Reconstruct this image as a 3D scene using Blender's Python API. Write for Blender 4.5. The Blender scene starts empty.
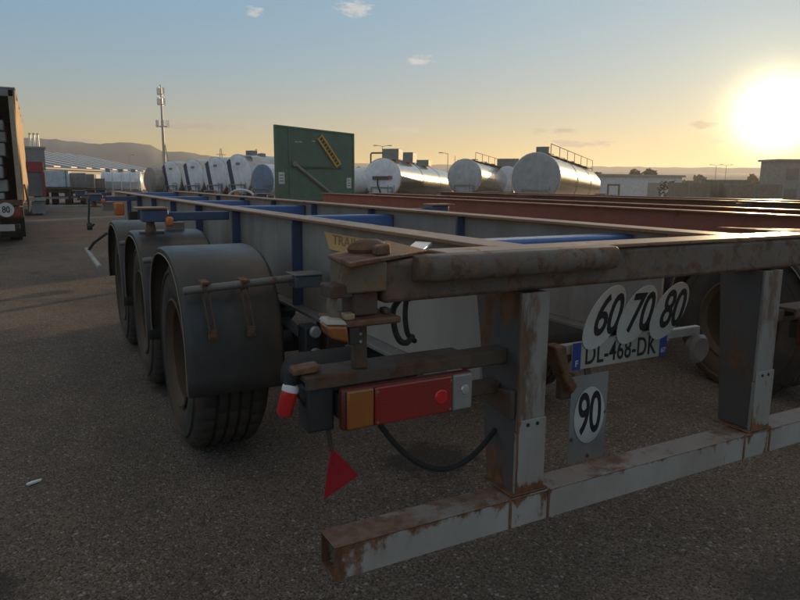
import bpy, bmesh, math, random
from mathutils import Vector, Matrix
random.seed(7)
sc = bpy.context.scene
COL = sc.collection
rad = math.radians

# ---------------------------------------------------------------- camera, sky, sun, exposure
SUN_AZ, SUN_EL = rad(57.1), rad(4.8)          # azimuth from +Y towards +X
SKY_STRENGTH, SUN_STRENGTH, EXPOSURE = 0.10, 5.0, 0.0
CAM = Vector((-0.615, -1.484, 1.439))
F_PX, YAW, PITCH, ROLL = 663.9, 0.4972, 0.1757, 0.0063
fw = Vector((math.sin(YAW)*math.cos(PITCH), math.cos(YAW)*math.cos(PITCH), -math.sin(PITCH)))
rt = Vector((math.cos(YAW), -math.sin(YAW), 0)); up = rt.cross(fw)
r2 = rt*math.cos(ROLL)+up*math.sin(ROLL); u2 = -rt*math.sin(ROLL)+up*math.cos(ROLL)
cd = bpy.data.cameras.new('camera'); cam = bpy.data.objects.new('camera', cd); COL.objects.link(cam)
cd.sensor_width = 36; cd.lens = F_PX/800*36; cd.clip_start = 0.05; cd.clip_end = 9000
mw = Matrix((r2, u2, -fw)).transposed().to_4x4(); mw.translation = CAM
cam.matrix_world = mw
sc.camera = cam

w = bpy.data.worlds.new("World"); sc.world = w; w.use_nodes = True
nt = w.node_tree; N = nt.nodes; L = nt.links
def wn(t, **k):
    n = N.new(t)
    for a, b in k.items(): setattr(n, a, b)
    return n
def put(n, i, v):
    if hasattr(v, 'is_output') or hasattr(v, 'links'): n.id_data.links.new(v, n.inputs[i])
    else: n.inputs[i].default_value = v
def math_(op, a, b=None, c=None, clamp=False, tree=None):
    n = (tree or nt).nodes.new('ShaderNodeMath'); n.operation = op; n.use_clamp = clamp
    put(n, 0, a)
    if b is not None: put(n, 1, b)
    if c is not None: put(n, 2, c)
    return n.outputs[0]
bg = N['Background']; bg.inputs[1].default_value = SKY_STRENGTH
sky = wn('ShaderNodeTexSky', sky_type='NISHITA', sun_disc=False)
sky.sun_elevation = SUN_EL; sky.sun_rotation = SUN_AZ
sky.air_density = 1.0; sky.dust_density = 1.0; sky.ozone_density = 1.6; sky.altitude = 100
tc = wn('ShaderNodeTexCoord')
dirn = wn('ShaderNodeVectorMath', operation='NORMALIZE'); L.new(tc.outputs['Generated'], dirn.inputs[0])
sep = wn('ShaderNodeSeparateXYZ'); L.new(dirn.outputs[0], sep.inputs[0])
az = math_('ARCTAN2', sep.outputs[0], sep.outputs[1]); el = math_('ARCSINE', sep.outputs[2])
sd = Vector((math.sin(SUN_AZ)*math.cos(SUN_EL), math.cos(SUN_AZ)*math.cos(SUN_EL), math.sin(SUN_EL)))
dt = wn('ShaderNodeVectorMath', operation='DOT_PRODUCT'); L.new(dirn.outputs[0], dt.inputs[0]); dt.inputs[1].default_value = sd
ang = math_('ARCCOSINE', math_('MINIMUM', dt.outputs['Value'], 0.999999))
# small evening clouds: (azimuth deg, elevation deg, half width deg, half height deg, lit 1 / grey 0)
CLOUDS = [(11.0,14.6,2.6,.9,1.),(24.6,13.6,1.6,.7,1.),(30.2,9.8,1.1,.45,1.),(16.6,13.1,.8,.4,.9),(28.5,4.3,2.2,.25,.7),
          (43.1,3.2,2.8,.35,.15),(41.0,4.2,2.0,.3,.15),(52.2,4.5,1.3,.35,.25),(54.4,3.3,2.6,.4,.5),(10.5,4.3,5,.3,.1),(2,2.9,4,.3,.1),
          (-30,11,4,1.2,.9),(95,9,5,1.1,.8),(130,14,6,1.3,.9),(-70,8,6,1,.8),(180,10,7,1.4,.9),(-120,12,6,1.2,.9)]
nz = wn('ShaderNodeTexNoise'); nz.inputs['Scale'].default_value = 55; nz.inputs['Detail'].default_value = 5; nz.inputs['Roughness'].default_value = .62
mp = wn('ShaderNodeMapping'); mp.inputs['Scale'].default_value = (1, 1, 3.2); L.new(dirn.outputs[0], mp.inputs[0]); L.new(mp.outputs[0], nz.inputs[0])
jit = math_('MULTIPLY', math_('SUBTRACT', nz.outputs[0], .5), 5.0)
lit = grey = None
for a0, e0, wa, we, l in CLOUDS:
    dx = math_('MULTIPLY', math_('SUBTRACT', az, rad(a0)), 1/rad(wa)); dy = math_('MULTIPLY', math_('SUBTRACT', el, rad(e0)), 1/rad(we))
    q = math_('ADD', math_('MULTIPLY', dx, dx), math_('MULTIPLY', dy, dy))
    m = math_('MULTIPLY', math_('SUBTRACT', math_('ADD', 1., jit), q), .9, clamp=True)
    gl = math_('MULTIPLY', m, l); gg = math_('MULTIPLY', m, 1-l)
    lit = gl if lit is None else math_('MAXIMUM', lit, gl); grey = gg if grey is None else math_('MAXIMUM', grey, gg)
def mix_(fac, a, b, mode='MIX', tree=None):
    n = (tree or nt).nodes.new('ShaderNodeMix'); n.data_type = 'RGBA'; n.blend_type = mode
    put(n, 0, fac)
    for i, v in ((6, a), (7, b)):
        if isinstance(v, (tuple, list)): n.inputs[i].default_value = (*v, 1)
        else: n.id_data.links.new(v, n.inputs[i])
    return n.outputs[2]
# the photograph's gentle contrast: one tone curve over the whole sky, plus the warm band of evening dust along the horizon
ss = wn('ShaderNodeSeparateColor'); L.new(sky.outputs[0], ss.inputs[0]); cc = wn('ShaderNodeCombineColor')
band = math_('POWER', 2.718, math_('MULTIPLY', math_('MAXIMUM', el, 0.), -1/rad(4.0)))
for i, (k, g_, hz_) in enumerate(((3.6,.31,5.8),(5.4,.22,.35),(6.75,.15,-6.2))):
    v = math_('MULTIPLY', math_('POWER', math_('MULTIPLY', ss.outputs[i], .1), g_), k)
    L.new(math_('MAXIMUM', math_('ADD', v, math_('MULTIPLY', band, hz_)), 0.), cc.inputs[i])
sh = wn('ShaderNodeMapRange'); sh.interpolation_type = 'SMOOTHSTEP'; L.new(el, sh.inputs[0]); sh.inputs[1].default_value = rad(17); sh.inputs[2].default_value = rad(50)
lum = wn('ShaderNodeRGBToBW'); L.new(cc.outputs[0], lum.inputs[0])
overhead_grey = mix_(1.0, (1.10, 1.0, .90), lum.outputs[0], 'MULTIPLY')                     # unseen sky overhead greyed and warmed, added so the shade turns less blue
SKY_TINT = mix_(math_('MULTIPLY', sh.outputs[0], .9), cc.outputs[0], overhead_grey)
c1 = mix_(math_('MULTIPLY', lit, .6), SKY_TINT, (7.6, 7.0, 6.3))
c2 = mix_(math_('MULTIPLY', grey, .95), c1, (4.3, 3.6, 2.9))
# the sun's own aureole
g1 = math_('MULTIPLY', math_('POWER', 2.718, math_('MULTIPLY', math_('MULTIPLY', ang, ang), -1/(rad(2.2)**2))), 40.)
g2 = math_('MULTIPLY', math_('POWER', 2.718, math_('MULTIPLY', ang, -1/rad(4.0))), .35)
ga = wn('ShaderNodeMix', data_type='RGBA', blend_type='ADD')
g3 = math_('MULTIPLY', math_('POWER', 2.718, math_('MULTIPLY', ang, -1/rad(2.6))), 9.)
glow0 = mix_(1.0, mix_(1.0, (1.0, .86, .55), math_('ADD', g1, 0.), 'MULTIPLY'), mix_(1.0, (1., .66, .22), math_('ADD', g2, 0.), 'MULTIPLY'), 'ADD')
glow = mix_(1.0, glow0, mix_(1.0, (1., .70, .16), math_('ADD', g3, 0.), 'MULTIPLY'), 'ADD')
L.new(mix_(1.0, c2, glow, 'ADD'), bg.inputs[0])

sl = bpy.data.lights.new('sun', 'SUN'); sl.energy = SUN_STRENGTH; sl.angle = rad(.5); sl.color = (1.0, .69, .36)
so = bpy.data.objects.new('sun', sl); COL.objects.link(so)
so.rotation_euler = (-sd).to_track_quat('-Z', 'Y').to_euler(); so.location = sd*60
vs = sc.view_settings; vs.view_transform = 'Standard'; vs.look = 'None'; vs.gamma = 1; vs.exposure = EXPOSURE; vs.use_curve_mapping = False
sc.cycles.max_bounces = 6; sc.cycles.volume_bounces = 0; sc.cycles.use_denoising = True

# ---------------------------------------------------------------- helpers
class MB:
    def __init__(s): s.v = []; s.f = []
    def add(s, vs, fs):
        o = len(s.v); s.v += [tuple(v) for v in vs]; s.f += [tuple(i+o for i in f) for f in fs]; return s
    def box(s, x0, x1, y0, y1, z0, z1):
        return s.add([(x0,y0,z0),(x1,y0,z0),(x1,y1,z0),(x0,y1,z0),(x0,y0,z1),(x1,y0,z1),(x1,y1,z1),(x0,y1,z1)],
                     [(0,3,2,1),(4,5,6,7),(0,1,5,4),(1,2,6,5),(2,3,7,6),(3,0,4,7)])
    def hexa(s, p):                                    # eight corners, bottom ring then top ring
        return s.add(p, [(0,3,2,1),(4,5,6,7),(0,1,5,4),(1,2,6,5),(2,3,7,6),(3,0,4,7)])
    def bar(s, a, b, wx, wz, upv=(0,0,1)):             # rectangular bar from a to b
        a, b = Vector(a), Vector(b); d = (b-a).normalized(); u = Vector(upv)
        if abs(d.dot(u)) > .99: u = Vector((0,1,0))
        x = d.cross(u).normalized()*wx/2; z = x.cross(d).normalized()*wz/2
        return s.hexa([a-x-z, a+x-z, b+x-z, b-x-z, a-x+z, a+x+z, b+x+z, b-x+z])
    def prism(s, poly, axis, t0, t1):                  # polygon in the two other axes, extruded
        n = len(poly); P = []
        for t in (t0, t1):
            for p in poly: P.append({'x': (t,p[0],p[1]), 'y': (p[0],t,p[1]), 'z': (p[0],p[1],t)}[axis])
        return s.add(P, [tuple(range(n))[::-1], tuple(range(n, 2*n))]+[(i,(i+1)%n,(i+1)%n+n,i+n) for i in range(n)])
    def tube(s, pts, r, seg=8, cap=True):
        pts = [Vector(p) for p in pts]; n = len(pts); rs = r if isinstance(r, (list, tuple)) else [r]*n; V = []; F = []
        ref = None
        for i, p in enumerate(pts):
            d = (pts[min(i+1,n-1)]-pts[max(i-1,0)]).normalized()
            if ref is None: ref = Vector((0,0,1)) if abs(d.z) < .9 else Vector((1,0,0))
            x = d.cross(ref).normalized(); y = x.cross(d); ref = y
            for k in range(seg):
                a = 2*math.pi*k/seg; V.append(p+x*math.cos(a)*rs[i]+y*math.sin(a)*rs[i])
        for i in range(n-1):
            for k in range(seg): F.append((i*seg+k, i*seg+(k+1)%seg, (i+1)*seg+(k+1)%seg, (i+1)*seg+k))
        if cap: F += [tuple(range(seg))[::-1], tuple(range((n-1)*seg, n*seg))]
        return s.add(V, F)
    def lathe(s, prof, c=(0,0,0), axis='x', seg=32, a0=0, a1=2*math.pi, sx=1.):   # prof: (t along axis, radius)
        full = abs(a1-a0-2*math.pi) < 1e-6; m = seg if full else seg+1; n = len(prof); V = []; F = []
        for k in range(m):
            a = a0+(a1-a0)*k/seg; ca, sa = math.cos(a), math.sin(a)
            for t, r in prof:
                if axis == 'x': V.append((c[0]+t, c[1]+r*ca, c[2]+r*sa))
                elif axis == 'y': V.append((c[0]+r*ca*sx, c[1]+t, c[2]+r*sa))
                else: V.append((c[0]+r*ca, c[1]+r*sa, c[2]+t))
        for k in range(seg):
            k2 = (k+1) % m
            for i in range(n-1): F.append((k*n+i, k*n+i+1, k2*n+i+1, k2*n+i))
        return s.add(V, F)
    def xf(s, M): s.v = [tuple(M @ Vector(v)) for v in s.v]; return s
    def build(s, name, mat, parent=None, bevel=0, smooth=40, kind=None, solid=0):
        me = bpy.data.meshes.new(name); me.from_pydata(s.v, [], s.f)
        bm = bmesh.new(); bm.from_mesh(me)
        bmesh.ops.remove_doubles(bm, verts=bm.verts, dist=1e-5)
        bmesh.ops.recalc_face_normals(bm, faces=bm.faces); bm.to_mesh(me); bm.free()
        if smooth:
            me.shade_smooth(); me.set_sharp_from_angle(angle=rad(smooth))
        if mat: me.materials.append(mat)
        o = bpy.data.objects.new(name, me); COL.objects.link(o)
        if parent: o.parent = parent
        if solid:
            sm = o.modifiers.new('solid', 'SOLIDIFY'); sm.thickness = solid; sm.offset = 0
        if bevel:
            b = o.modifiers.new('bevel', 'BEVEL'); b.width = bevel; b.segments = 2; b.limit_method = 'ANGLE'; b.angle_limit = rad(40)
        if kind: o['kind'] = kind
        return o
def empty(name, label, cat, loc=(0,0,0), rz=0, group=None):
    o = bpy.data.objects.new(name, None); COL.objects.link(o); o.empty_display_size = .3
    o.location = loc; o.rotation_euler = (0,0,rz); return tag(o, label, cat, group)
def tag(o, label, cat, group=None):
    o['label'] = label; o['category'] = cat
    if group: o['group'] = group
    return o
def dup(o, parent, M=None):                             # a part and its sub-parts
    c = o.copy(); COL.objects.link(c); c.parent = parent
    if M is not None: c.matrix_basis = M @ o.matrix_basis
    for ch in list(o.children): dup(ch, c)
    return c
def T(x, y, z): return Matrix.Translation((x, y, z))
def RZ(a): return Matrix.Rotation(a, 4, 'Z')
def text(name, s, size, mat, M, parent, sx=1., width=0, shear=0., bold=0., depth=.0006, space=1., align='CENTER'):
    cu = bpy.data.curves.new(name, 'FONT'); cu.body = s; cu.size = size; cu.align_x = align; cu.align_y = 'CENTER'
    cu.shear = shear; cu.offset = bold; cu.extrude = depth; cu.space_character = space; cu.resolution_u = 4
    o = bpy.data.objects.new(name+'_curve', cu); COL.objects.link(o); bpy.context.view_layer.update()
    me = bpy.data.meshes.new_from_object(o.evaluated_get(bpy.context.evaluated_depsgraph_get()))
    bpy.data.objects.remove(o); bpy.data.curves.remove(cu)
    if width: xs_ = [v.co.x for v in me.vertices]; sx = width/(max(xs_)-min(xs_))
    me.transform(M @ Matrix.Diagonal((sx, 1, 1, 1))); me.materials.clear(); me.materials.append(mat); me.name = name
    o = bpy.data.objects.new(name, me); COL.objects.link(o); o.parent = parent
    return o
FACE_Y = Matrix(((1,0,0,0),(0,0,-1,0),(0,1,0,0),(0,0,0,1)))   # text plane XY -> XZ, reads from -Y

# ---------------------------------------------------------------- materials
MC = {}
def mat(name, col, rough=.6, metal=0., rust=0., rust_scale=6., dirt=0., bump=.0, bscale=60., spec=.5, rcol=(.13,.052,.024), rcol2=(.22,.10,.045), var=.12, coat=0., dcol=(.10,.075,.05), streak=1., emit=None, rust_at=(), ribs=0):
    if name in MC: return MC[name]
    m = bpy.data.materials.new(name); m.use_nodes = True; t = m.node_tree; n = t.nodes; l = t.links
    b = n['Principled BSDF']; b.inputs['Metallic'].default_value = metal; b.inputs['Specular IOR Level'].default_value = spec
    co = n.new('ShaderNodeTexCoord'); mp = n.new('ShaderNodeMapping'); l.new(co.outputs['Object'], mp.inputs[0]); mp.inputs['Scale'].default_value = (1,1,1/streak)
    def noise(sc_, det=5, ro=.6):
        x = n.new('ShaderNodeTexNoise'); l.new(mp.outputs[0], x.inputs[0]); x.inputs['Scale'].default_value = sc_; x.inputs['Detail'].default_value = det; x.inputs['Roughness'].default_value = ro; return x.outputs[0]
    def ramp(f, lo, hi):
        r = n.new('ShaderNodeMapRange'); r.interpolation_type = 'SMOOTHSTEP'; l.new(f, r.inputs[0]); r.inputs[1].default_value = lo; r.inputs[2].default_value = hi; return r.outputs[0]
    v = noise(3.1, 4)
    base = mix_(ramp(v, .3, .7), tuple(c*(1-var) for c in col), tuple(min(1, c*(1+var)) for c in col), tree=t)
    rg = None
    if dirt:
        base = mix_(math_('MULTIPLY', ramp(noise(2.3, 6, .65), .42, .72), dirt, tree=t), base, dcol, tree=t)
    if rust:
        k = noise(rust_scale, 7, .68); lo = .74-.42*rust
        if rust_at:                                      # rust creeps out from welds, cut ends and edges
            sx_ = n.new('ShaderNodeSeparateXYZ'); l.new(co.outputs['Object'], sx_.inputs[0])
            for ax_, p_, w_, a_ in rust_at:
                q_ = math_('MULTIPLY', math_('ABSOLUTE', math_('SUBTRACT', sx_.outputs[ax_], p_, tree=t), tree=t), -1/w_, tree=t)
                k = math_('ADD', k, math_('MULTIPLY', math_('POWER', 2.718, q_, tree=t), a_, tree=t), tree=t)
        f = ramp(k, lo, lo+.10)
        base = mix_(f, base, mix_(ramp(noise(22, 4), .35, .65), rcol, rcol2, tree=t), tree=t)
        rg = math_('ADD', math_('MULTIPLY', f, .85-rough if rough < .85 else 0., tree=t), rough, tree=t); l.new(rg, b.inputs['Roughness'])
        b.inputs['Metallic'].default_value = metal
    else:
        l.new(math_('ADD', math_('MULTIPLY', math_('SUBTRACT', noise(9, 4), .5, tree=t), .25, tree=t), rough, tree=t), b.inputs['Roughness'])
    l.new(base, b.inputs['Base Color'])
    if bump or rust:
        bp = n.new('ShaderNodeBump'); bp.inputs['Strength'].default_value = bump or .35; bp.inputs['Distance'].default_value = .004
        l.new(noise(bscale, 5, .65), bp.inputs['Height']); l.new(bp.outputs[0], b.inputs['Normal'])
    if ribs:
        wv = n.new('ShaderNodeTexWave'); wv.bands_direction = 'X'; wv.inputs['Scale'].default_value = ribs; l.new(co.outputs['Object'], wv.inputs[0])
        wz = n.new('ShaderNodeTexWave'); wz.bands_direction = 'Z'; wz.inputs['Scale'].default_value = ribs*.45; l.new(co.outputs['Object'], wz.inputs[0])
        bp = n.new('ShaderNodeBump'); bp.inputs['Strength'].default_value = .16; bp.inputs['Distance'].default_value = .003
        l.new(math_('ADD', wv.outputs['Fac'], math_('MULTIPLY', wz.outputs['Fac'], .6, tree=t), tree=t), bp.inputs['Height']); l.new(bp.outputs[0], b.inputs['Normal'])
    if coat: b.inputs['Coat Weight'].default_value = coat; b.inputs['Coat Roughness'].default_value = .15
    if emit: b.inputs['Emission Color'].default_value = (*emit[:3], 1); b.inputs['Emission Strength'].default_value = emit[3]
    MC[name] = m; return m
GREY = mat('grey_paint', (.32,.275,.24), .5, rust=.32, rust_scale=3.2, dirt=.35, streak=2.2)
WEB = mat('web_paint', (.37,.315,.275), .5, rust=.12, rust_scale=4.5, dirt=.4, streak=2.)
BLUE = mat('blue_paint', (.055,.085,.18), .42, rust=.22, rust_scale=5, dirt=.3)
BLUEC = mat('blue_cross_paint', (.10,.20,.46), .22, rust=.15, rust_scale=5, dirt=.15)
RUST = mat('rusty_steel', (.16,.085,.05), .6, rust=.75, rust_scale=7, bump=.5, rcol2=(.24,.12,.06), dirt=.2)
RUSTD = mat('dark_rusty_steel', (.10,.068,.048), .75, rust=.55, rust_scale=9, bump=.5, rcol=(.085,.04,.022), rcol2=(.14,.07,.035))
FLANGE = mat('worn_flange_steel', (.29,.155,.08), .40, rust=.45, rust_scale=8, rcol=(.20,.085,.035), rcol2=(.32,.16,.075), bump=.25)
ROLLER = mat('scuffed_rail_steel', (.155,.122,.10), .55, rust_at=((0,.16,.09,.16),(2,1.13,.012,.16),(0,.95,.03,.2)), rust=.60, rust_scale=17, bump=.7, bscale=45, rcol=(.12,.065,.04), rcol2=(.20,.125,.085), dirt=.4)
BUMP = mat('bumper_paint', (.40,.365,.335), .5, rust=.30, rust_scale=9.0, dirt=.45, dcol=(.22,.16,.11), streak=1.6, rust_at=((0,0,.05,.34),(0,.60,.03,.2),(0,.70,.03,.2),(0,1.72,.03,.18),(0,1.83,.03,.18),(2,.497,.014,.2)))
BUMPTOP = mat('bumper_rust_top', (.33,.275,.235), .6, dirt=.5, dcol=(.24,.16,.11), rust_at=((0,0,.25,.25),(0,.6,.06,.3),(0,1.75,.06,.3)), rust=.55, rust_scale=4.5, bump=.4, rcol=(.17,.09,.055), rcol2=(.26,.16,.11))
POSTM = mat('post_paint', (.30,.275,.25), .55, rust=.60, rust_scale=5.5, dirt=.6, dcol=(.17,.12,.08), streak=3., rcol=(.11,.062,.038), rcol2=(.18,.11,.07))
POSTL = mat('post_lower_paint', (.34,.31,.285), .5, rust=.36, rust_scale=7, dirt=.65, dcol=(.2,.15,.11), streak=2.5, rust_at=((2,.503,.02,.45),(0,.595,.006,.3),(0,1.717,.006,.3)))
RUBBER = mat('rubber', (.022,.021,.02), .8, dirt=.55, dcol=(.075,.05,.03), bump=.2, bscale=30)
TYRE = mat('tyre_rubber', (.05,.04,.032), .85, dirt=.8, dcol=(.135,.08,.042), bump=.25, bscale=40)
RIM = mat('brown_rim', (.09,.053,.03), .7, rust=.4, rust_scale=8, dirt=.5)
GUARD = mat('mudguard_plastic', (.06,.056,.054), .40, dirt=.8, dcol=(.15,.105,.07), bump=.2, bscale=18, streak=2.5, spec=.45)
EDGE = mat('rimlit_mudguard_edge', (.30,.23,.16), .4, dirt=.3)  # rim light along the mudguard lip, put into a pale edge colour
DARK = mat('dark_steel', (.03,.03,.032), .6, dirt=.4, rust=.2)
PIPE = mat('pipe_galvanised', (.20,.18,.165), .5, metal=.2, rust=.4, rust_scale=14, dirt=.3)
AMBER = mat('amber_lens', (.36,.115,.02), .2, spec=.6, dirt=.5, dcol=(.16,.075,.035), coat=.4, ribs=70)
REDL = mat('red_lens', (.30,.022,.018), .22, spec=.6, dirt=.45, dcol=(.13,.04,.03), coat=.4, ribs=70)
CLEAR = mat('clear_lens', (.27,.25,.23), .25, spec=.6, dirt=.4, dcol=(.17,.13,.1), coat=.4, ribs=70)
REFL = mat('red_reflector', (.62,.02,.02), .18, coat=.6, var=.05)
REDR = mat('red_triangle', (.42,.014,.028), .3, coat=.3, dirt=.2, dcol=(.2,.02,.03))
PLATE = mat('plate_white', (.50,.47,.40), .45, dirt=.4, dcol=(.28,.24,.18))
PLATEG = mat('plate_grey', (.30,.30,.295), .5, dirt=.5, dcol=(.2,.16,.12), rust=.1)
WHITE = mat('sticker_white', (.66,.64,.60), .45, dirt=.6, dcol=(.4,.35,.28))
BLACK = mat('sticker_black', (.02,.02,.022), .5, var=.05)
DKRED = mat('sticker_faded_red', (.13,.035,.03), .5, var=.2)
PBLUE = mat('plate_blue', (.03,.07,.32), .4)
YELLOW = mat('yellow_plate', (.98,.54,.20), .45, dirt=.15, dcol=(.6,.34,.12), coat=.2)
YINK = mat('yellow_plate_ink', (.45,.27,.11), .6)
WHITEP = mat('white_paint', (.78,.78,.77), .3, dirt=.2, dcol=(.45,.4,.34), coat=.2)
REDP = mat('red_paint', (.36,.085,.055), .5, rust=.3, rust_scale=5, dirt=.3)
REDF = mat('red_flange', (.27,.10,.06), .4, rust=.5, rust_scale=7)
GREENP = mat('green_panel', (.085,.155,.11), .55, dirt=.35, dcol=(.10,.13,.10), rust=.06, rust_scale=3)

# ---------------------------------------------------------------- ground
def sst(a, b, x):
    t = max(0., min(1., (x-a)/(b-a))); return t*t*(3-2*t)
def gz(x, y): return -1.35*sst(7, 34, x)*sst(-4, 14, y) - 0.0
def axis_steps(lo, hi):
    v = [-2500,-1500,-900,-500,-300,-180,-110,-70,-45]+[i*1.5 for i in range(-20, 44)]+[75,95,130,180,260,360,500,900,1500,2500]
    return sorted(set(v))
m = bpy.data.materials.new('asphalt'); m.use_nodes = True; t = m.node_tree; n = t.nodes; l = t.links
b = n['Principled BSDF']; co = n.new('ShaderNodeTexCoord')
def gnoise(s, d=5, r=.6, vec=None):
    x = n.new('ShaderNodeTexNoise'); l.new(vec or co.outputs['Object'], x.inputs[0]); x.inputs['Scale'].default_value = s; x.inputs['Detail'].default_value = d; x.inputs['Roughness'].default_value = r; return x.outputs[0]
def gramp(f, lo, hi):
    r = n.new('ShaderNodeMapRange'); r.interpolation_type = 'SMOOTHSTEP'; l.new(f, r.inputs[0]); r.inputs[1].default_value = lo; r.inputs[2].default_value = hi; return r.outputs[0]
vo = n.new('ShaderNodeTexVoronoi'); l.new(co.outputs['Object'], vo.inputs[0]); vo.inputs['Scale'].default_value = 140
vo2 = n.new('ShaderNodeTexVoronoi'); l.new(co.outputs['Object'], vo2.inputs[0]); vo2.inputs['Scale'].default_value = 95
sp = n.new('ShaderNodeSeparateColor'); l.new(vo.outputs['Color'], sp.inputs[0])
sp2 = n.new('ShaderNodeSeparateColor'); l.new(vo2.outputs['Color'], sp2.inputs[0])
c = mix_(gramp(gnoise(.6, 6), .35, .65), (.165,.12,.088), (.235,.172,.126), tree=t)
c = mix_(gramp(gnoise(2.5, 6, .7), .5, .72), c, (.24,.18,.13), tree=t)
c = mix_(math_('MULTIPLY', gramp(gnoise(.23, 5, .65), .55, .7), .7, tree=t), c, (.27,.205,.15), tree=t)
c = mix_(math_('MULTIPLY', gramp(sp.outputs[0], .66, 1.), .85, tree=t), c, (.34,.285,.235), tree=t)
c = mix_(math_('MULTIPLY', gramp(sp.outputs[1], .55, .9), .85, tree=t), c, (.06,.048,.04), tree=t)
c = mix_(math_('MULTIPLY', gramp(sp2.outputs[2], .975, .99), .7, tree=t), c, (.46,.42,.38), tree=t)
c = mix_(math_('MULTIPLY', gramp(gnoise(.9, 4, .55), .60, .70), .55, tree=t), c, (.07,.055,.045), tree=t)
c = mix_(math_('MULTIPLY', gramp(gnoise(5.5, 7, .75), .56, .66), .5, tree=t), c, (.085,.065,.05), tree=t)
sx_ = n.new('ShaderNodeSeparateXYZ'); l.new(co.outputs['Object'], sx_.inputs[0])
wob = math_('MULTIPLY', math_('SUBTRACT', gnoise(.35, 3), .5, tree=t), .9, tree=t)
for x0_, w_, a_ in ((-1.75,.17,.5),(-1.32,.10,.35),(-3.75,.2,.5),(-.35,.12,.3),(2.95,.2,.4)):      # wheel tracks worn dark along the lane
    q_ = math_('MULTIPLY', math_('SUBTRACT', math_('ADD', sx_.outputs[0], wob, tree=t), x0_, tree=t), 1/w_, tree=t)
    f_ = math_('MULTIPLY', math_('POWER', 2.718, math_('MULTIPLY', math_('MULTIPLY', q_, q_, tree=t), -1., tree=t), tree=t), math_('MULTIPLY', gramp(gnoise(1.7, 5), .35, .65), a_, tree=t), tree=t)
    c = mix_(f_, c, (.075,.058,.047), tree=t)
for ox, oy, r_ in ((1.1,1.35,.33),(.25,3.3,.4),(-.9,1.1,.22),(.75,-.35,.12)):          # oil drips
    vm = n.new('ShaderNodeVectorMath'); vm.operation = 'DISTANCE'; l.new(co.outputs['Object'], vm.inputs[0]); vm.inputs[1].default_value = (ox, oy, 0)
    f_ = gramp(math_('ADD', math_('MULTIPLY', vm.outputs['Value'], -1/r_, tree=t), math_('MULTIPLY', gnoise(7, 5), 1.6, tree=t), tree=t), -.1, .35)
    c = mix_(math_('MULTIPLY', f_, .7, tree=t), c, (.045,.036,.03), tree=t)
l.new(c, b.inputs['Base Color']); b.inputs['Roughness'].default_value = .82; b.inputs['Specular IOR Level'].default_value = .35
h = math_('ADD', math_('MULTIPLY', vo.outputs['Distance'], -1.2, tree=t), math_('MULTIPLY', gnoise(240, 3), .5, tree=t), tree=t)
h = math_('ADD', h, math_('ADD', math_('MULTIPLY', gnoise(9, 6, .7), 1.8, tree=t), math_('MULTIPLY', gnoise(1.6, 3), 5., tree=t), tree=t), tree=t)
bp = n.new('ShaderNodeBump'); bp.inputs['Strength'].default_value = .75; bp.inputs['Distance'].default_value = .007
l.new(h, bp.inputs['Height']); l.new(bp.outputs[0], b.inputs['Normal'])
ASPHALT = m
xs = axis_steps(0, 0); ys = axis_steps(0, 0)
g = MB(); g.add([(x, y, gz(x, y)) for y in ys for x in xs],
      [(j*len(xs)+i, j*len(xs)+i+1, (j+1)*len(xs)+i+1, (j+1)*len(xs)+i) for j in range(len(ys)-1) for i in range(len(xs)-1)])
g.build('ground', ASPHALT, kind='structure')
# loose stones on the tarmac in front of the camera
STONE = mat('loose_stone', (.25,.205,.17), .85, var=.5)
g = MB()
for k in range(4200):
    d = random.uniform(.55, 8)**1.0; a = YAW+random.uniform(-.62, .62); x = CAM.x+d*math.sin(a); y = CAM.y+d*math.cos(a)
    r = random.choice((.002,.0025,.003,.003,.004,.005,.0065)) * (1.25 if random.random() < .05 else 1)
    q = [Vector((random.uniform(.6,1.1)*r*cx, random.uniform(.6,1.1)*r*cy, random.uniform(.45,.8)*r*cz)) for cx, cy, cz in ((1,0,0),(0,1,0),(-1,0,0),(0,-1,0),(0,0,1))]
    g.add([v+Vector((x, y, r*.12)) for v in q], [(0,1,4),(1,2,4),(2,3,4),(3,0,4)])
g.build('gravel', STONE, smooth=0, kind='stuff')
KERB = mat('kerb_concrete', (.36,.34,.31), .8, dirt=.3)
MB().box(-40, 4.5, 38.6, 38.9, -.1, .12).build('kerb', KERB, kind='structure', bevel=.02)
tag(MB().prism([(-.765,1.972),(-.755,1.958),(-.70,1.985),(-.698,1.998),(-.74,1.99)], 'z', .004, .012).build('paper_scrap', WHITEP), 'small torn white paper scrap lying on the tarmac at lower left', 'litter')

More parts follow.
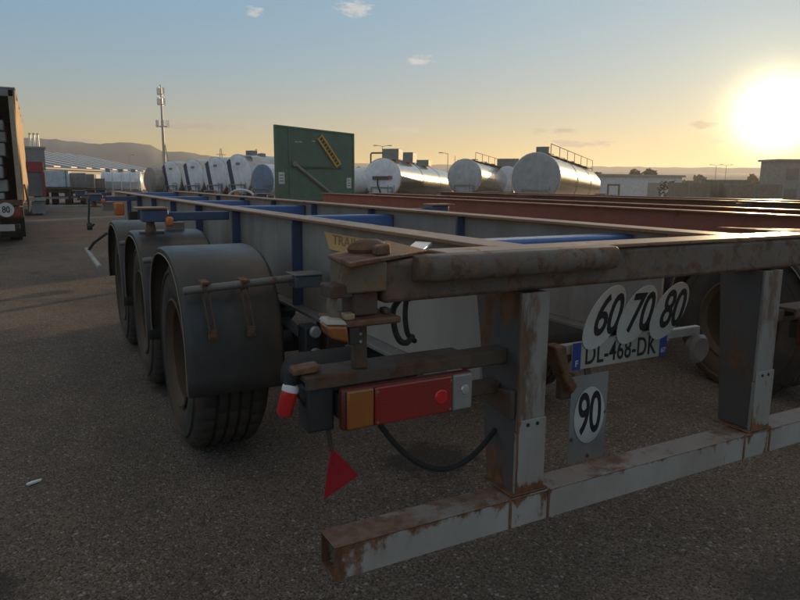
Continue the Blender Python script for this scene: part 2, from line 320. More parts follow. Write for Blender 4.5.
# ---------------------------------------------------------------- trailer pieces
R_T, W_T = .52, .37
def make_wheel(name='wheel'):
    h_ = W_T/2
    pr = [(-h_+.02,.295),(-h_,.33),(-h_-.006,.37),(-h_-.004,.40),(-h_,.43),(-h_-.008,.435),(-h_-.006,.452),(-h_+.006,.457),(-h_+.014,.487),(-h_+.035,.512),(-h_+.05,R_T)]
    tread = []
    for gx in (-.085, -.028, .028, .085):
        tread += [(gx-.009,R_T),(gx-.006,R_T-.016),(gx+.006,R_T-.016),(gx+.009,R_T)]
    g = MB().lathe(pr+tread+[(-t_, r) for t_, r in reversed(pr)], seg=144)
    n_ = len(pr)*2+len(tread)                           # shoulder and centre blocks cut across the tread
    for i, (x_, y_, z_) in enumerate(g.v):
        r_ = math.hypot(y_, z_); k_ = i//n_
        if r_ > .508 and ((abs(x_) > .093 and k_ % 4 == 0) or (abs(x_) < .093 and (k_+2) % 6 == 0)):
            f_ = (r_-.013)/r_; g.v[i] = (x_, y_*f_, z_*f_)
    tyre = g.build(name, TYRE, smooth=35)
    MB().lathe([(-h_+.02,.297),(-h_-.002,.300),(-h_-.006,.288),(-h_+.012,.278),(-h_+.03,.258),(h_*.1,.25),(h_*.30,.225),(h_*.30,.115),(h_*.2,.11),(-.10,.10),(-.115,.08),(-.115,.0)], seg=48).build('rim', RIM, tyre, smooth=35)
    g = MB()
    for k in range(10):
        a = 2*math.pi*k/10; g.lathe([(.0,.0),(-.0,.016),(.06,.016)], c=(.012,.17*math.cos(a),.17*math.sin(a)), seg=6)
    g.build('wheel_nuts', RUSTD, tyre, smooth=0)
    MB().lathe([(h_-.02,.297),(h_-.05,.25),(h_-.10,.22),(h_-.10,.0)], seg=32).build('brake_drum', DARK, tyre)
    return tyre
def make_guard(name='mudguard', low_rear=.44, low_front=.72):
    """half round mudguard over a wheel whose centre is the origin at height .52; x outward is negative"""
    Rg, x0, x1 = .572, -.225, .235; pts = []
    pts.append((-Rg-.005, low_rear-.52)); 
    for k in range(0, 29):
        a = math.pi-math.pi*k/28*.985; r = Rg*(1+.075*math.sin(2*a)**2)
        pts.append((r*math.cos(a), r*math.sin(a)))
    pts.append((Rg+.004, low_front-.52-.1))
    V = []; F = []; xsn = [(x0-.004,-.034),(x0,-.010),(x0+.012,-.003),(x0+.03,0),(x1-.02,0),(x1,-.01)]
    for (py, pz) in pts:
        ln = math.hypot(py, max(pz, 0)) or 1; ny, nz_ = py/ln, max(pz,0)/ln
        for xx, off in xsn: V.append((xx, py+ny*off, pz+nz_*off))
    n_ = len(xsn)
    for i in range(len(pts)-1):
        for k in range(n_-1): F.append((i*n_+k, i*n_+k+1, (i+1)*n_+k+1, (i+1)*n_+k))
    o = MB().add(V, F).build(name, GUARD, smooth=50, solid=.008)
    e = MB().tube([(x0-.006, py*.942+ (0 if pz > 0 else 0), pz*.942 if pz > 0 else pz) for py, pz in pts], .0045, 6).build('edge_bead', EDGE, o)
    # stay tube, brackets and slotted straps on the rear face
    g = MB().tube([(-.232,-.562,.424),(-.222,-.562,.426),(.30,-.556,.452)], [.015,.019,.019], 12)
    st = g.build('stay_tube', PIPE, o)
    for sx_ in (-.137, .045):
        g = MB()
        y1 = -Rg-.014
        g.bar((sx_-.012, -.545, .45), (sx_+.010, y1, .235), .008, .006, (0,1,0)); g.bar((sx_+.016, -.545, .45), (sx_+.038, y1, .235), .008, .006, (0,1,0))
        g.box(sx_+.003, sx_+.045, y1-.006, y1+.004, .19, .24); g.box(sx_-.016, sx_+.020, -.60, -.49, .452, .464)
        g.lathe([(-.012,.0),(-.012,.014),(0,.014)], c=(sx_+.024,y1-.004,.215), axis='y', seg=6)
        g.lathe([(-.03,.024),(-.03,.013),(-.01,.013),(-.01,.024),(-.03,.024)], c=(sx_+.015,-.56,.438), axis='x', seg=12)
        g.build('slotted_strap', RUST, o, bevel=.0015)
    return o
WHEEL = make_wheel(); GUARD_O = make_guard()
PROTO = [WHEEL, GUARD_O]
AX_Y = [2.16, 3.47, 4.78]
def chassis(root, beam_mat, flange_mat, stiff_mat, cross_mat, length=12.0, first=False, guards=True, left_only=False):
    cx = 1.21
    for s in (-1, 1):
        xw = cx+s*.54
        y0 = .30 if s < 0 else .48
        web = MB().box(xw-.006, xw+.006, y0, 10.2, .755, 1.23).build('main_beam', beam_mat, root)
        web2 = MB().prism([(10.2,.755),(10.9,1.02),(length,1.02),(length,1.23),(10.2,1.23)], 'x', xw-.006, xw+.006).build('gooseneck_web', beam_mat, web)
        MB().box(xw-.07, xw+.07, .16, length, 1.232, 1.247).build('top_flange', flange_mat, web, bevel=.003)
        MB().box(xw-.075, xw+.075, y0, 10.2, .735, .753).build('bottom_flange', mat('bottom_flange_paint', (.24,.22,.20), .5, rust=.4, rust_scale=5, dirt=.5), web, bevel=.003)
        for yy in () if not first else (2.02, 3.30, 4.55, 5.8, 7.1, 8.4, 9.6):
            for q in (-1, 1):
                MB().box(min(xw+q*.008, xw+q*.066), max(xw+q*.008, xw+q*.066), yy-.008, yy+.008, .756, 1.228).build('stiffener', stiff_mat, web, bevel=.003)
    for yy, zt in ((.70,1.214),(3.02,1.20),(4.9,1.205),(6.9,1.20),(9.2,1.2),(11.7,1.225)):
        o = MB().box(cx-.53, cx+.53, yy-.055, yy+.055, zt-.13, zt).build('cross_member', cross_mat, root, bevel=.012)
    for i, yy in enumerate(AX_Y):
        for s in (-1, 1):
            M_ = T(.17 if s < 0 else 2.25, yy, .52) @ (RZ(math.pi) if s > 0 else Matrix())
            wh = dup(WHEEL, root, M_)
            if guards:
                if s < 0: gd = dup(GUARD_O, root, M_)
                else: gd = dup(GUARD_O, root, T(2.25, yy, .52) @ Matrix.Diagonal((-1, 1, 1, 1)))
        MB().tube([(.3,yy,.52),(2.1,yy,.52)], .065, 12).build('axle', DARK, root)
        for s in (-1, 1):
            xw = cx+s*.54
            g = MB().prism([(yy-.62,.735),(yy-.45,.735),(yy-.5,.47),(yy-.57,.47)], 'x', xw-.05, xw+.05)
            h_ = g.build('spring_hanger', RUSTD, root, bevel=.004)
            MB().bar((xw, yy-.54, .5), (xw, yy+.40, .60), .08, .05).build('trailing_arm', DARK, root, bevel=.004)
            MB().lathe([(.0,.0),(.0,.09),(.03,.115),(.07,.12),(.10,.10),(.115,.12),(.15,.12),(.18,.08),(.18,0)], c=(xw, yy+.36, .575), axis='z', seg=20).build('air_spring', RUBBER, root)
    return root
def twistlock_outrigger(root, yy, cross_mat, lamp=True, x_in=.595, both=True):
    for s in ((-1, 1) if both else (-1,)):
        def X(x): return x if s < 0 else 2.42-x
        def bx(g, a, b_, *r): return g.box(min(X(a),X(b_)), max(X(a),X(b_)), *r)
        o = bx(MB(), .0, .165, yy-.07, yy+.07, 1.163, 1.246).build('outrigger', cross_mat, root, bevel=.006)
        bx(MB(), .166, x_in, yy+.0, yy+.06, 1.165, 1.225).build('outrigger_arm', cross_mat, o, bevel=.006)
        bx(MB(), .17, .30, yy+.10, yy+.16, 1.03, 1.15).build('grey_bracket', WEB, o, bevel=.006)
        bx(MB(), -.045, .16, yy-.09, yy+.09, 1.248, 1.262).build('top_plate', FLANGE, o, bevel=.003)
        g = MB().tube([(X(.055),yy,1.095),(X(.055),yy,1.16)], [.038,.026], 12); g.bar((X(-.02), yy, 1.09), (X(.14), yy, 1.09), .05, .012)
        g.build('twistlock', RUST, o)
        if lamp and s < 0:
            g = MB().box(.135, .185, yy-.15, yy-.075, 1.135, 1.20); g.build('side_lamp', mat('orange_marker', (.62,.17,.035), .25, coat=.5, dirt=.2), o, bevel=.015)

# ---------------------------------------------------------------- the near trailer
tr = empty('container_trailer', 'rusty grey and blue container chassis trailer nearest the camera, with 60 70 80 stickers', 'trailer', (0,0,0), group='parked container chassis trailers')
chassis(tr, WEB, FLANGE, BLUE, BLUEC, first=True)
twistlock_outrigger(tr, 3.33, BLUE); twistlock_outrigger(tr, 8.35, BLUE); twistlock_outrigger(tr, 11.75, BLUE, lamp=False)
# chain with hook hanging from the second outrigger
g = MB()
g.tube([(-.01,8.2,1.2),(-.02,8.19,1.05),(-.035,8.18,.92),(-.03,8.17,.86),(.0,8.17,.84),(.03,8.17,.87)], .014, 6); g.lathe([(-.03,0),(-.03,.05),(.03,.05),(.03,0)], c=(-.03,8.17,.84), seg=10)
g.build('hanging_hook', DARK, tr)
MB().box(.28, .40, 8.05, 8.20, .98, 1.15).build('marker_lamp', mat('orange_marker', (1,0,0)), tr, bevel=.02)
g = MB().tube([(-.08,6.15,.53),(-.08,8.3,.53)], .028, 10); o = g.build('side_guard_rail', mat('rail_white', (.42,.38,.33), .5, dirt=.3), tr)
MB().tube([(-.075,7.95,.545),(-.02,7.75,.66),(.12,7.6,.78),(.60,7.55,.80)], .018, 8).build('stay', DARK, o)
for s in (-1, 1):
    x_ = 1.21+s*.62
    g = MB().box(x_-.06, x_+.06, 8.75, 8.87, .15, 1.0); g.box(x_-.12, x_+.12, 8.68, 8.94, .10, .14); g.build('landing_leg', DARK, tr, bevel=.005)

# rear bolster
rb = MB().box(.16, 2.26, .035, .155, 1.125, 1.236).build('rear_beam', ROLLER, tr, bevel=.012)
def rub_rail(xa, xb):
    prof = []
    for k in range(13):
        a = math.pi*.58-math.pi*1.15*k/12; prof.append((-.004-.034*math.sin(math.pi*k/12)**.8, 1.212+.035*math.cos(math.pi*k/12)))
    prof = [(.033,1.2485)]+prof+[(.033,1.177)]
    secs = [(xa-.03,.55),(xa-.012,.86),(xa,1),(xb,1),(xb+.012,.86),(xb+.03,.55)]; V = []; F = []; n_ = len(prof)
    for x_, k in secs:
        for y_, z_ in prof: V.append((x_, .033+(y_-.033)*k, 1.212+(z_-1.212)*(.8+.2*k)+.004*math.sin(x_*9)))
    for i in range(len(secs)-1):
        for j in range(n_-1): F.append((i*n_+j, i*n_+j+1, (i+1)*n_+j+1, (i+1)*n_+j))
    F += [tuple(range(n_)), tuple(range((len(secs)-1)*n_, len(secs)*n_))[::-1]]
    return MB().add(V, F).build('rub_rail', ROLLER, rb, bevel=.004)
rub_rail(.275, .93)
MB().box(.36, 2.06, .03, .16, 1.2385, 1.250).build('top_plate', FLANGE, rb, bevel=.003)
# corner twistlock on each end of the bolster
def corner_lock(s):
    def X(x): return x if s < 0 else 2.42-x
    def P(poly): return [(X(a), b_) for a, b_ in poly]
    o = MB().prism(P([(.044,.126),(.018,-.071),(.345,.126),(.385,.455)]), 'z', 1.2525, 1.264).xf(T(0,0,-.0125)).build('corner_plate', RUST, tr, bevel=.003)
    c_ = (X(.165), .135, 1.252); g = MB(); prof = [(.0,.052),(.010,.056),(.024,.046),(.033,.028),(.036,.0)]
    g.lathe(prof, c=c_, axis='z', seg=16)
    g.xf(T(*c_) @ Matrix.Diagonal((1.1,.75,1,1)) @ T(-c_[0],-c_[1],-c_[2])); g.build('lock_head', RUST, o)
    g = MB().hexa([(X(.135),.028,1.252),(X(.19),.05,1.252),(X(.21),.10,1.252),(X(.15),.085,1.252),(X(.137),.03,1.276),(X(.188),.052,1.280),(X(.208),.10,1.280),(X(.152),.083,1.276)]); g.build('lock_block', RUST, o, bevel=.005)
    def bx(g, a, b_, *r): return g.box(min(X(a),X(b_)), max(X(a),X(b_)), *r)
    bx(MB(), .048, .162, .015, .13, 1.162, 1.2395).build('lock_housing', mat('lock_rust', (.20,.14,.09), .65, rust=.6, rust_scale=14, bump=.6, rcol2=(.27,.14,.065)), o, bevel=.006)
    g = bx(MB(), .072, .145, .035, .11, 1.098, 1.162); g.build('lock_shaft', RUSTD, o, bevel=.006)
    g = bx(MB(), .008, .066, .02, .10, 1.152, 1.184); g.build('lock_ear', RUSTD, o, bevel=.004)
    MB().tube([(X(.022),.045,1.153),(X(.014),.044,1.13),(X(.018),.042,1.112),(X(.034),.04,1.097)], [.014,.012,.012,.015], 8).build('lock_handle', mat('lock_rust', (0,0,0)), o)
    g = bx(MB(), .017, .196, .0, .14, 1.078, 1.0965); g.build('lock_plate', RUST, o, bevel=.006)
    bx(MB(), .038, .066, .005, .035, 1.097, 1.114).build('lock_nut', mat('pale_brass', (.36,.26,.15), .4, rust=.2), o, bevel=.004)
    bx(MB(), .165, .185, .04, .07, 1.097, 1.112).build('lock_nut', RUSTD, o, bevel=.003)
    g = bx(MB(), .083, .118, .045, .075, .956, 1.078); g.build('lock_stem', RUSTD, o, bevel=.003)
    for zz in (1.03, 1.05): MB().lathe([(-.002,0),(-.002,.004),(.001,.004)], c=(X(.098),.0445,zz), axis='y', seg=8).build('stem_hole', mat('pale_metal', (.5,.5,.5), .35, metal=.5), o)
    lm = MB().hexa([(X(-.004),-.01,1.058),(X(.044),-.01,1.042),(X(.05),.06,1.05),(X(.0),.07,1.06),(X(-.018),-.005,1.092),(X(.036),-.015,1.088),(X(.045),.07,1.09),(X(-.012),.06,1.094)]).build('side_lamp', AMBER, o, bevel=.007)
    MB().hexa([(X(-.019),-.006,1.0935),(X(.037),-.016,1.0895),(X(.046),.071,1.0915),(X(-.013),.061,1.0955),(X(-.012),.0,1.106),(X(.030),-.008,1.102),(X(.038),.062,1.102),(X(-.008),.052,1.106)]).build('lamp_base', mat('lamp_pale', (.50,.44,.37), .6, dirt=.3), lm, bevel=.004)
    bx(MB(), .047, .075, .0, .06, 1.035, 1.078).build('lamp_bracket', DARK, lm, bevel=.003)
    return o
corner_lock(-1); corner_lock(1)
# posts
for s in (-1, 1):
    def X(x): return x if s < 0 else 2.42-x
    def bx(g, a, b_, *r): return g.box(min(X(a),X(b_)), max(X(a),X(b_)), *r)
    _X = X
    X = (lambda x: _X(x)+.012) if s > 0 else _X
    p_ = bx(MB(), .597, .701, .008, .020, .700, 1.124).build('rear_post', POSTM, tr, bevel=.003)
    bx(MB(), .595, .703, .002, .0075, .503, .738).build('post_plate', POSTL, p_, bevel=.002)
    bx(MB(), .597, .701, .0078, .020, .503, .6985).build('post_foot', POSTM, p_)
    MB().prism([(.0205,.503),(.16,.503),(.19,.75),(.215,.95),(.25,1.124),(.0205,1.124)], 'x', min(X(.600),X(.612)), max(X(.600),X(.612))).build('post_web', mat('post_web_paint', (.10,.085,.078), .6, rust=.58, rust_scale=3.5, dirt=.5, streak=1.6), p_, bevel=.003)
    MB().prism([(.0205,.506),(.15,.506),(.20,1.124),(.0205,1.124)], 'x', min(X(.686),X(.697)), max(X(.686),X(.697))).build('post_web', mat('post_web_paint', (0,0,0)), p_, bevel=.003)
    MB().prism([(.021,.74),(.16,.76),(.20,.80),(.021,.83)], 'x', min(X(.58),X(.5995)), max(X(.58),X(.5995))).build('gusset', RUSTD, p_, bevel=.004)
    for xx in (.632, .668):
        MB().lathe([(-.001,.0),(-.001,.006),(.012,.006)], c=(X(xx),.001,.722), axis='y', seg=10).build('bolt_hole', BLACK, p_)
    bx(MB(), .58, .72, .0, .155, .4995, .505).build('weld_bead', RUST, p_, bevel=.002)
# underrun bar: a hollow tube open at the left end
W_B, D_B, Z0, Z1, th = 2.42, .098, .40, .4965, .006
ub = MB()
ub.box(0, W_B, 0, th, Z0, Z1-th); ub.box(0, W_B, D_B-th, D_B, Z0, Z1-th); ub.box(0, W_B, th, D_B-th, Z0, Z0+th)
ubo = ub.build('underrun_bar', BUMP, tr)
MB().box(0, W_B, 0, D_B, Z1-th+.0005, Z1).build('bar_top', BUMPTOP, ubo, bevel=.002)
MB().box(.004, .012, .007, D_B-.007, Z0+.0065, Z1-th).xf(T(.10,0,0)).build('bar_inside', RUSTD, ubo)
for xx in (.575, .724, 1.692, 1.848): MB().box(xx-.005, xx+.005, -.003, .0, Z0+.001, Z1+.003).build('weld_seam', RUST, ubo, bevel=.0015)

# lamp carrier arm and tail lamp, both sides
def tail(s):
    def X(x): return x if s < 0 else 2.42-x
    def bx(g, a, b_, *r): return g.box(min(X(a),X(b_)), max(X(a),X(b_)), *r)
    arm = MB()
    bx(arm, -.06, .44, .028, .135, .944, .956); bx(arm, -.06, .44, .028, .038, .921, .944); bx(arm, -.06, .44, .125, .135, .90, .944)
    arm = arm.build('lamp_arm', RUSTD, tr, bevel=.003)
    bx(MB(), -.05, .024, .045, .12, .80, .920).build('arm_block', DARK, arm, bevel=.008)
    bx(MB(), .44, .60, .07, .13, .90, .948).build('arm_bracket', RUSTD, arm, bevel=.006)
    bx(MB(), .44, .60, .10, .16, .80, .835).build('arm_brace', RUSTD, arm, bevel=.006)
    hs = bx(MB(), .026, .424, .0, .030, .808, .920).build('tail_lamp', mat('lamp_housing', (.13,.025,.02), .4, dirt=.4), tr, bevel=.008)
    bx(MB(), .036, .112, -.010, .001, .814, .917).build('indicator_lens', AMBER, hs, bevel=.006)
    bx(MB(), .114, .352, -.010, .001, .813, .918).build('brake_lens', REDL, hs, bevel=.006)
    bx(MB(), .354, .418, -.010, .001, .814, .917).build('reverse_lens', CLEAR, hs, bevel=.006)
    MB().lathe([(-.014,0),(-.014,.018),(-.0102,.021)], c=(X(.315),0,.862), axis='y', seg=20).build('reflex_reflector', REFL, hs)
    MB().lathe([(-.016,0),(-.014,.012),(-.0102,.014)], c=(X(.393),0,.872), axis='y', seg=16).build('reverse_bulb', mat('lens_bright', (.6,.6,.6), .15, metal=.6), hs)
    for xx, zz in ((.121,.905),(.121,.823),(.345,.823),(.345,.905)):
        MB().lathe([(-.0125,0),(-.0125,.0035),(-.0102,.004)], c=(X(xx),0,zz), axis='y', seg=8).build('screw', PIPE, hs)
    bx(MB(), .03, .40, .0305, .075, .83, .90).build('lamp_back', DARK, hs, bevel=.006)
    if s < 0:
        # rubber outline marker lamp on the arm end
        st = MB().hexa([(-.085,.05,.958),(-.01,.05,.961),(-.01,.10,.961),(-.08,.10,.958),(-.083,.05,.974),(-.01,.05,.979),(-.01,.10,.979),(-.08,.10,.974)]).build('marker_bracket', RUST, tr, bevel=.003)
        MB().tube([(-.076,.075,.958),(-.082,.075,.94),(-.09,.075,.918)], [.018,.015,.017], 10).build('rubber_arm', RUBBER, st)
        ax = Vector((-.30,0,-1)).normalized(); c0 = Vector((-.083,.075,.925))
        MB().tube([c0-ax*.006, c0, c0+ax*.012], [.018,.022,.022], 14).build('lamp_cap', mat('cap_white', (.75,.72,.7), .4), st)
        MB().tube([c0+ax*.0125, c0+ax*.068, c0+ax*.076], [.022,.021,.016], 14).build('red_marker_lens', REFL, st)
        MB().tube([c0+ax*.02+Vector((.02,0,0)), (-.045,.07,.862), (-.02,.06,.866), (.0,.06,.89)], .004, 6).build('lamp_wire', RUBBER, st)
    # hanging reflector triangle
    A, B, C_ = (X(.035),.10,.735), (X(.011),.095,.584), (X(.121),.105,.627); k = 1
    tri = MB(); Vf = [Vector(A), Vector(B), Vector(C_)]; nn = Vector((0,.008,0))
    tri.add([v for v in Vf]+[v+nn for v in Vf], [(0,1,2),(5,4,3),(0,3,4,1),(1,4,5,2),(2,5,3,0)])
    tri = tri.build('triangle_reflector', REDR, tr, bevel=.003)
    MB().tube([(X(.02),.10,.825),(X(.028),.103,.78),(X(.038),.106,.715)], .007, 8).build('hanger', RUSTD, tri)
tail(-1); tail(1)
# cable sagging below the lamp
def sag(a, b_, dip, r, name, m_, parent, n_=18):
    a, b_ = Vector(a), Vector(b_); pts = [a.lerp(b_, i/n_)+Vector((0,0,-dip*4*(i/n_)*(1-i/n_))) for i in range(n_+1)]
    return MB().tube(pts, r, 8).build(name, m_, parent)
sag((.15,.07,.81), (.60,.12,.675), .145, .0085, 'lamp_cable', RUBBER, tr)
def smooth_path(P, n_=6):
    P = [Vector(p) for p in P]; Q = [P[0]]+P+[P[-1]]; out = []
    for i in range(1, len(Q)-2):
        p0, p1, p2, p3 = Q[i-1:i+3]
        for k in range(n_):
            u = k/n_; out.append(.5*((2*p1)+(p2-p0)*u+(2*p0-5*p1+4*p2-p3)*u*u+(3*p1-p0-3*p2+p3)*u**3))
    return out+[P[-1]]
MB().tube(smooth_path([(.33,.20,1.10),(.29,.17,1.112),(.245,.14,1.085),(.245,.13,1.03),(.262,.13,.995),(.29,.14,.985),(.33,.18,.99)]), .009, 8).build('brake_hose', RUBBER, tr)
MB().tube(smooth_path([(.36,.24,1.11),(.315,.19,1.10),(.30,.17,1.05),(.31,.17,1.0),(.35,.2,.97)]), .008, 8).build('brake_hose', RUBBER, tr)
# gusset beside the bolster; low sunlight on it is put into the white colour
MB().hexa([(.294,.194,1.226),(.375,.218,1.226),(.562,.458,1.226),(.528,.515,1.226),(.294,.194,1.2375),(.375,.218,1.2375),(.562,.458,1.2375),(.528,.515,1.2375)]).build('gusset_plate', mat('gusset_sunlit_white', (.62,.66,.72), .25, dirt=.15, coat=.3), tr, bevel=.003)
# maker's plate on the left web
mk = MB().prism([(1.67,1.19),(1.60,1.105),(.95,1.105),(.95,1.19)], 'x', .655, .6635).build('maker_plate', YELLOW, tr, bevel=.002)
text('plate_lettering', 'TRAILOR', .064, YINK, T(.6545, 1.325, 1.157) @ RZ(-math.pi/2) @ FACE_Y, mk, width=.47, bold=.0012)
# air tank and electrics under the left beam
MB().lathe([(-.33,0),(-.33,.04),(-.30,.085),(-.26,.095),(.26,.095),(.30,.085),(.33,.04),(.33,0)], c=(.58,1.15,.62), axis='x', seg=20).build('air_tank', DARK, tr)
g = MB(); g.box(.50, .58, 1.55, 1.66, .56, .73); g.build('valve_block', DARK, tr, bevel=.008)
for zz in (.71, .60): MB().lathe([(-.02,0),(-.02,.024),(-.008,.03),(0,.03)], c=(.54,1.52,zz), axis='y', seg=14).build('valve_cap', mat('pale_metal', (.5,.5,.5), .35, metal=.5), tr)
MB().box(.42, .48, 1.30, 1.36, .60, .63).build('small_red_lamp', REDL, tr, bevel=.006)
g = MB().box(.46, .60, 1.56, 1.68, .925, .985); g.build('stay_bracket', mat('bracket_blue_grey', (.10,.12,.14), .5, rust=.35, dirt=.4), tr, bevel=.006)
MB().box(.455, .605, 1.55, 1.69, .986, .994).build('bracket_cap', mat('bottom_flange_paint', (0,0,0)), tr, bevel=.003)
sag((.75,.3,.74), (.75,2.1,.72), .06, .009, 'air_line', RUBBER, tr); sag((.8,.35,.78), (.72,1.9,.75), .09, .007, 'air_line', RUBBER, tr)
# number plate, speed stickers and the 90 plate
pb = MB().box(1.10, 1.95, .425, .455, .775, .815).build('plate_bar', mat('plate_bar_white', (.5,.48,.44), .5, dirt=.4), tr, bevel=.004)
MB().box(1.30, 1.80, .415, .424, .83, .93).build('sticker_backing', DARK, pb, bevel=.003)
np_ = MB().box(1.172, 1.702, .399, .404, .716, .828).build('number_plate', PLATE, tr, bevel=.002)
MB().box(1.173, 1.214, .3965, .3988, .718, .826).build('country_band', PBLUE, np_); MB().box(1.660, 1.701, .3965, .3988, .718, .826).build('region_band', PBLUE, np_)
text('country_letter', 'F', .035, WHITE, T(1.193,.396,.742) @ FACE_Y, np_, bold=.001)
text('region_number', '67', .028, WHITE, T(1.681,.396,.742) @ FACE_Y, np_, bold=.001)
text('registration', 'DL-468-DK', .112, BLACK, T(1.437,.3982,.768) @ FACE_Y, np_, sx=.72, bold=.0012, space=1.05)
def sticker(num, xc, zc, wd, ht, sh, ink, parent, name='speed_sticker', y=.392, size=.15, sx=.62, n_=40):
    poly = [(xc+wd/2*math.cos(2*math.pi*k/n_)+sh*ht/2*math.sin(2*math.pi*k/n_), zc+ht/2*math.sin(2*math.pi*k/n_)) for k in range(n_)]
    o = MB().prism(poly, 'y', y, y+.0025).build(name, WHITE, parent)
    text('digits', num, size, ink, T(xc, y-.0004, zc) @ FACE_Y, o, sx=sx, shear=sh*.95, bold=.0035, space=.92)
    return o
sticker('60', 1.325, .918, .185, .250, .50, BLACK, pb, size=.225, sx=.66, y=.392)
sticker('70', 1.503, .914, .185, .235, .50, BLACK, pb, size=.220, sx=.66, y=.3885)
sticker('80', 1.690, .914, .195, .235, .50, BLACK, pb, size=.220, sx=.66, y=.385)
p9 = MB().box(1.176, 1.374, .399, .403, .327, .690).build('speed_plate', PLATEG, tr, bevel=.002)
sticker('90', 1.276, .520, .162, .236, .0, BLACK, p9, 'speed_disc', y=.395, size=.245, sx=.55)
for xx, zz in ((1.19,.43),(1.36,.52),(1.28,.345)): MB().lathe([(-.004,0),(-.004,.007),(0,.009)], c=(xx,.399,zz), axis='y', seg=8).build('rivet', RUST, p9)
g = MB(); g.hexa([(1.10,.37,.72),(1.14,.37,.70),(1.14,.44,.70),(1.10,.44,.72),(1.06,.37,.83),(1.115,.37,.83),(1.115,.44,.83),(1.06,.44,.83)]); g.hexa([(1.155,.37,.63),(1.185,.37,.66),(1.185,.44,.66),(1.155,.44,.63),(1.10,.37,.7195),(1.14,.37,.7195),(1.14,.44,.7195),(1.10,.44,.7195)]); g.build('plate_bracket', RUST, tr, bevel=.008)
MB().box(1.13, 1.20, .405, .44, .60, .70).build('plate_hanger', RUSTD, tr, bevel=.006)
MB().lathe([(-.01,0),(-.012,.05),(0,.065),(.03,.06),(.03,0)], c=(1.92,.40,.72), axis='y', seg=20).build('round_reflector', CLEAR, tr)
MB().bar((1.26,.40,.69),(1.26,.43,.80),.03,.006).build('plate_strap', RUSTD, tr)

RUSTB = mat('rusty_tail', (.14,.06,.035), .7, rust=.4, dirt=.3)
# ---------------------------------------------------------------- neighbouring chassis trailers
r2_ = empty('container_trailer', 'red container chassis trailer standing just beyond the grey one', 'trailer', (3.62,-.75,-.03), rz=rad(-1.0), group='parked container chassis trailers')
chassis(r2_, REDP, REDF, REDP, REDP)
rr = MB().box(.12, 2.30, .03, .155, 1.06, 1.229).build('rear_beam', REDP, r2_, bevel=.01)
for x_ in (.65, 1.77): MB().box(x_-.05, x_+.05, .03, .15, .50, 1.06).build('rear_post', REDP, r2_, bevel=.006)
MB().box(0, 2.42, 0, .1, .40, .498).build('underrun_bar', REDP, r2_, bevel=.006)
for x_ in (.05, 2.0): MB().box(x_, x_+.37, .0, .08, .81, .92).build('tail_lamp', REDL, r2_, bevel=.008)

r3_ = empty('container_trailer', 'dull brown container chassis trailer beyond the red one', 'trailer', (7.1,.5,-.03), rz=rad(-1.5), group='parked container chassis trailers')
chassis(r3_, RUSTB, REDF, RUSTB, RUSTB)
r4_ = empty('container_trailer', 'outermost dull brown container chassis trailer, farthest right of the four', 'trailer', (10.5,3.5,-.12), rz=rad(-1.5), group='parked container chassis trailers')
chassis(r4_, RUSTB, REDF, RUSTB, RUSTB)
for q in (r3_, r4_):
    MB().box(.12, 2.30, .03, .155, 1.06, 1.229).build('rear_beam', RUSTB, q, bevel=.01); MB().box(0, 2.42, 0, .1, .40, .498).build('underrun_bar', GREY, q, bevel=.006)
    for x_ in (.65, 1.77): MB().box(x_-.05, x_+.05, .03, .15, .50, 1.06).build('rear_post', RUSTB, q, bevel=.006)
    twistlock_outrigger(q, 3.66, RUSTB, lamp=False); twistlock_outrigger(q, 8.35, RUSTB, lamp=False)
for o in PROTO:
    for ch in list(o.children): bpy.data.objects.remove(ch)
    bpy.data.objects.remove(o)
# ---------------------------------------------------------------- far away things
def polar(px, d):
    """a place on the ground d metres from the camera, along the bearing of picture column px"""
    dr = (r2*((px-400)/F_PX)+fw+u2*.18); h_ = math.hypot(dr.x, dr.y); return CAM.x+dr.x/h_*d, CAM.y+dr.y/h_*d
TANKW = mat('tank_white', (.86,.87,.88), .3, dirt=.2, dcol=(.6,.57,.52), spec=.5)
STEEL = mat('tank_steel', (.62,.58,.52), .20, metal=.95, dirt=.25, dcol=(.35,.30,.24), var=.08)
SHELLW = mat('tank_shell', (.55,.55,.55), .22, metal=.6, dirt=.3, dcol=(.4,.36,.3))
BROWNW = mat('walkway_brown', (.20,.13,.08), .6, rust=.4)
GREYB = mat('grey_box', (.24,.25,.25), .6, dirt=.3)
TBLUE = mat('tank_blue', (.17,.25,.38), .45, dirt=.3)
NAVY = mat('stripe_navy', (.018,.035,.095), .45)
def small_wheel():
    g = MB().lathe([(-.14,.0),(-.14,.27),(-.15,.30),(-.15,.44),(-.12,.50),(.12,.50),(.15,.44),(.15,.0)], seg=24)
    o = g.build('wheel', TYRE); MB().lathe([(-.145,0),(-.152,.1),(-.142,.24)], seg=16).build('rim', RIM, o); return o
SW = small_wheel()
def undercarriage(root, y0, y1, axles, z=.95, wx=.95):
    MB().box(-.5, .5, y0, y1, z-.18, z).build('chassis_frame', DARK, root)
    for yy in axles:
        for s in (-1, 1): dup(SW, root, T(s*wx, yy, .5) @ (RZ(math.pi) if s > 0 else Matrix()))
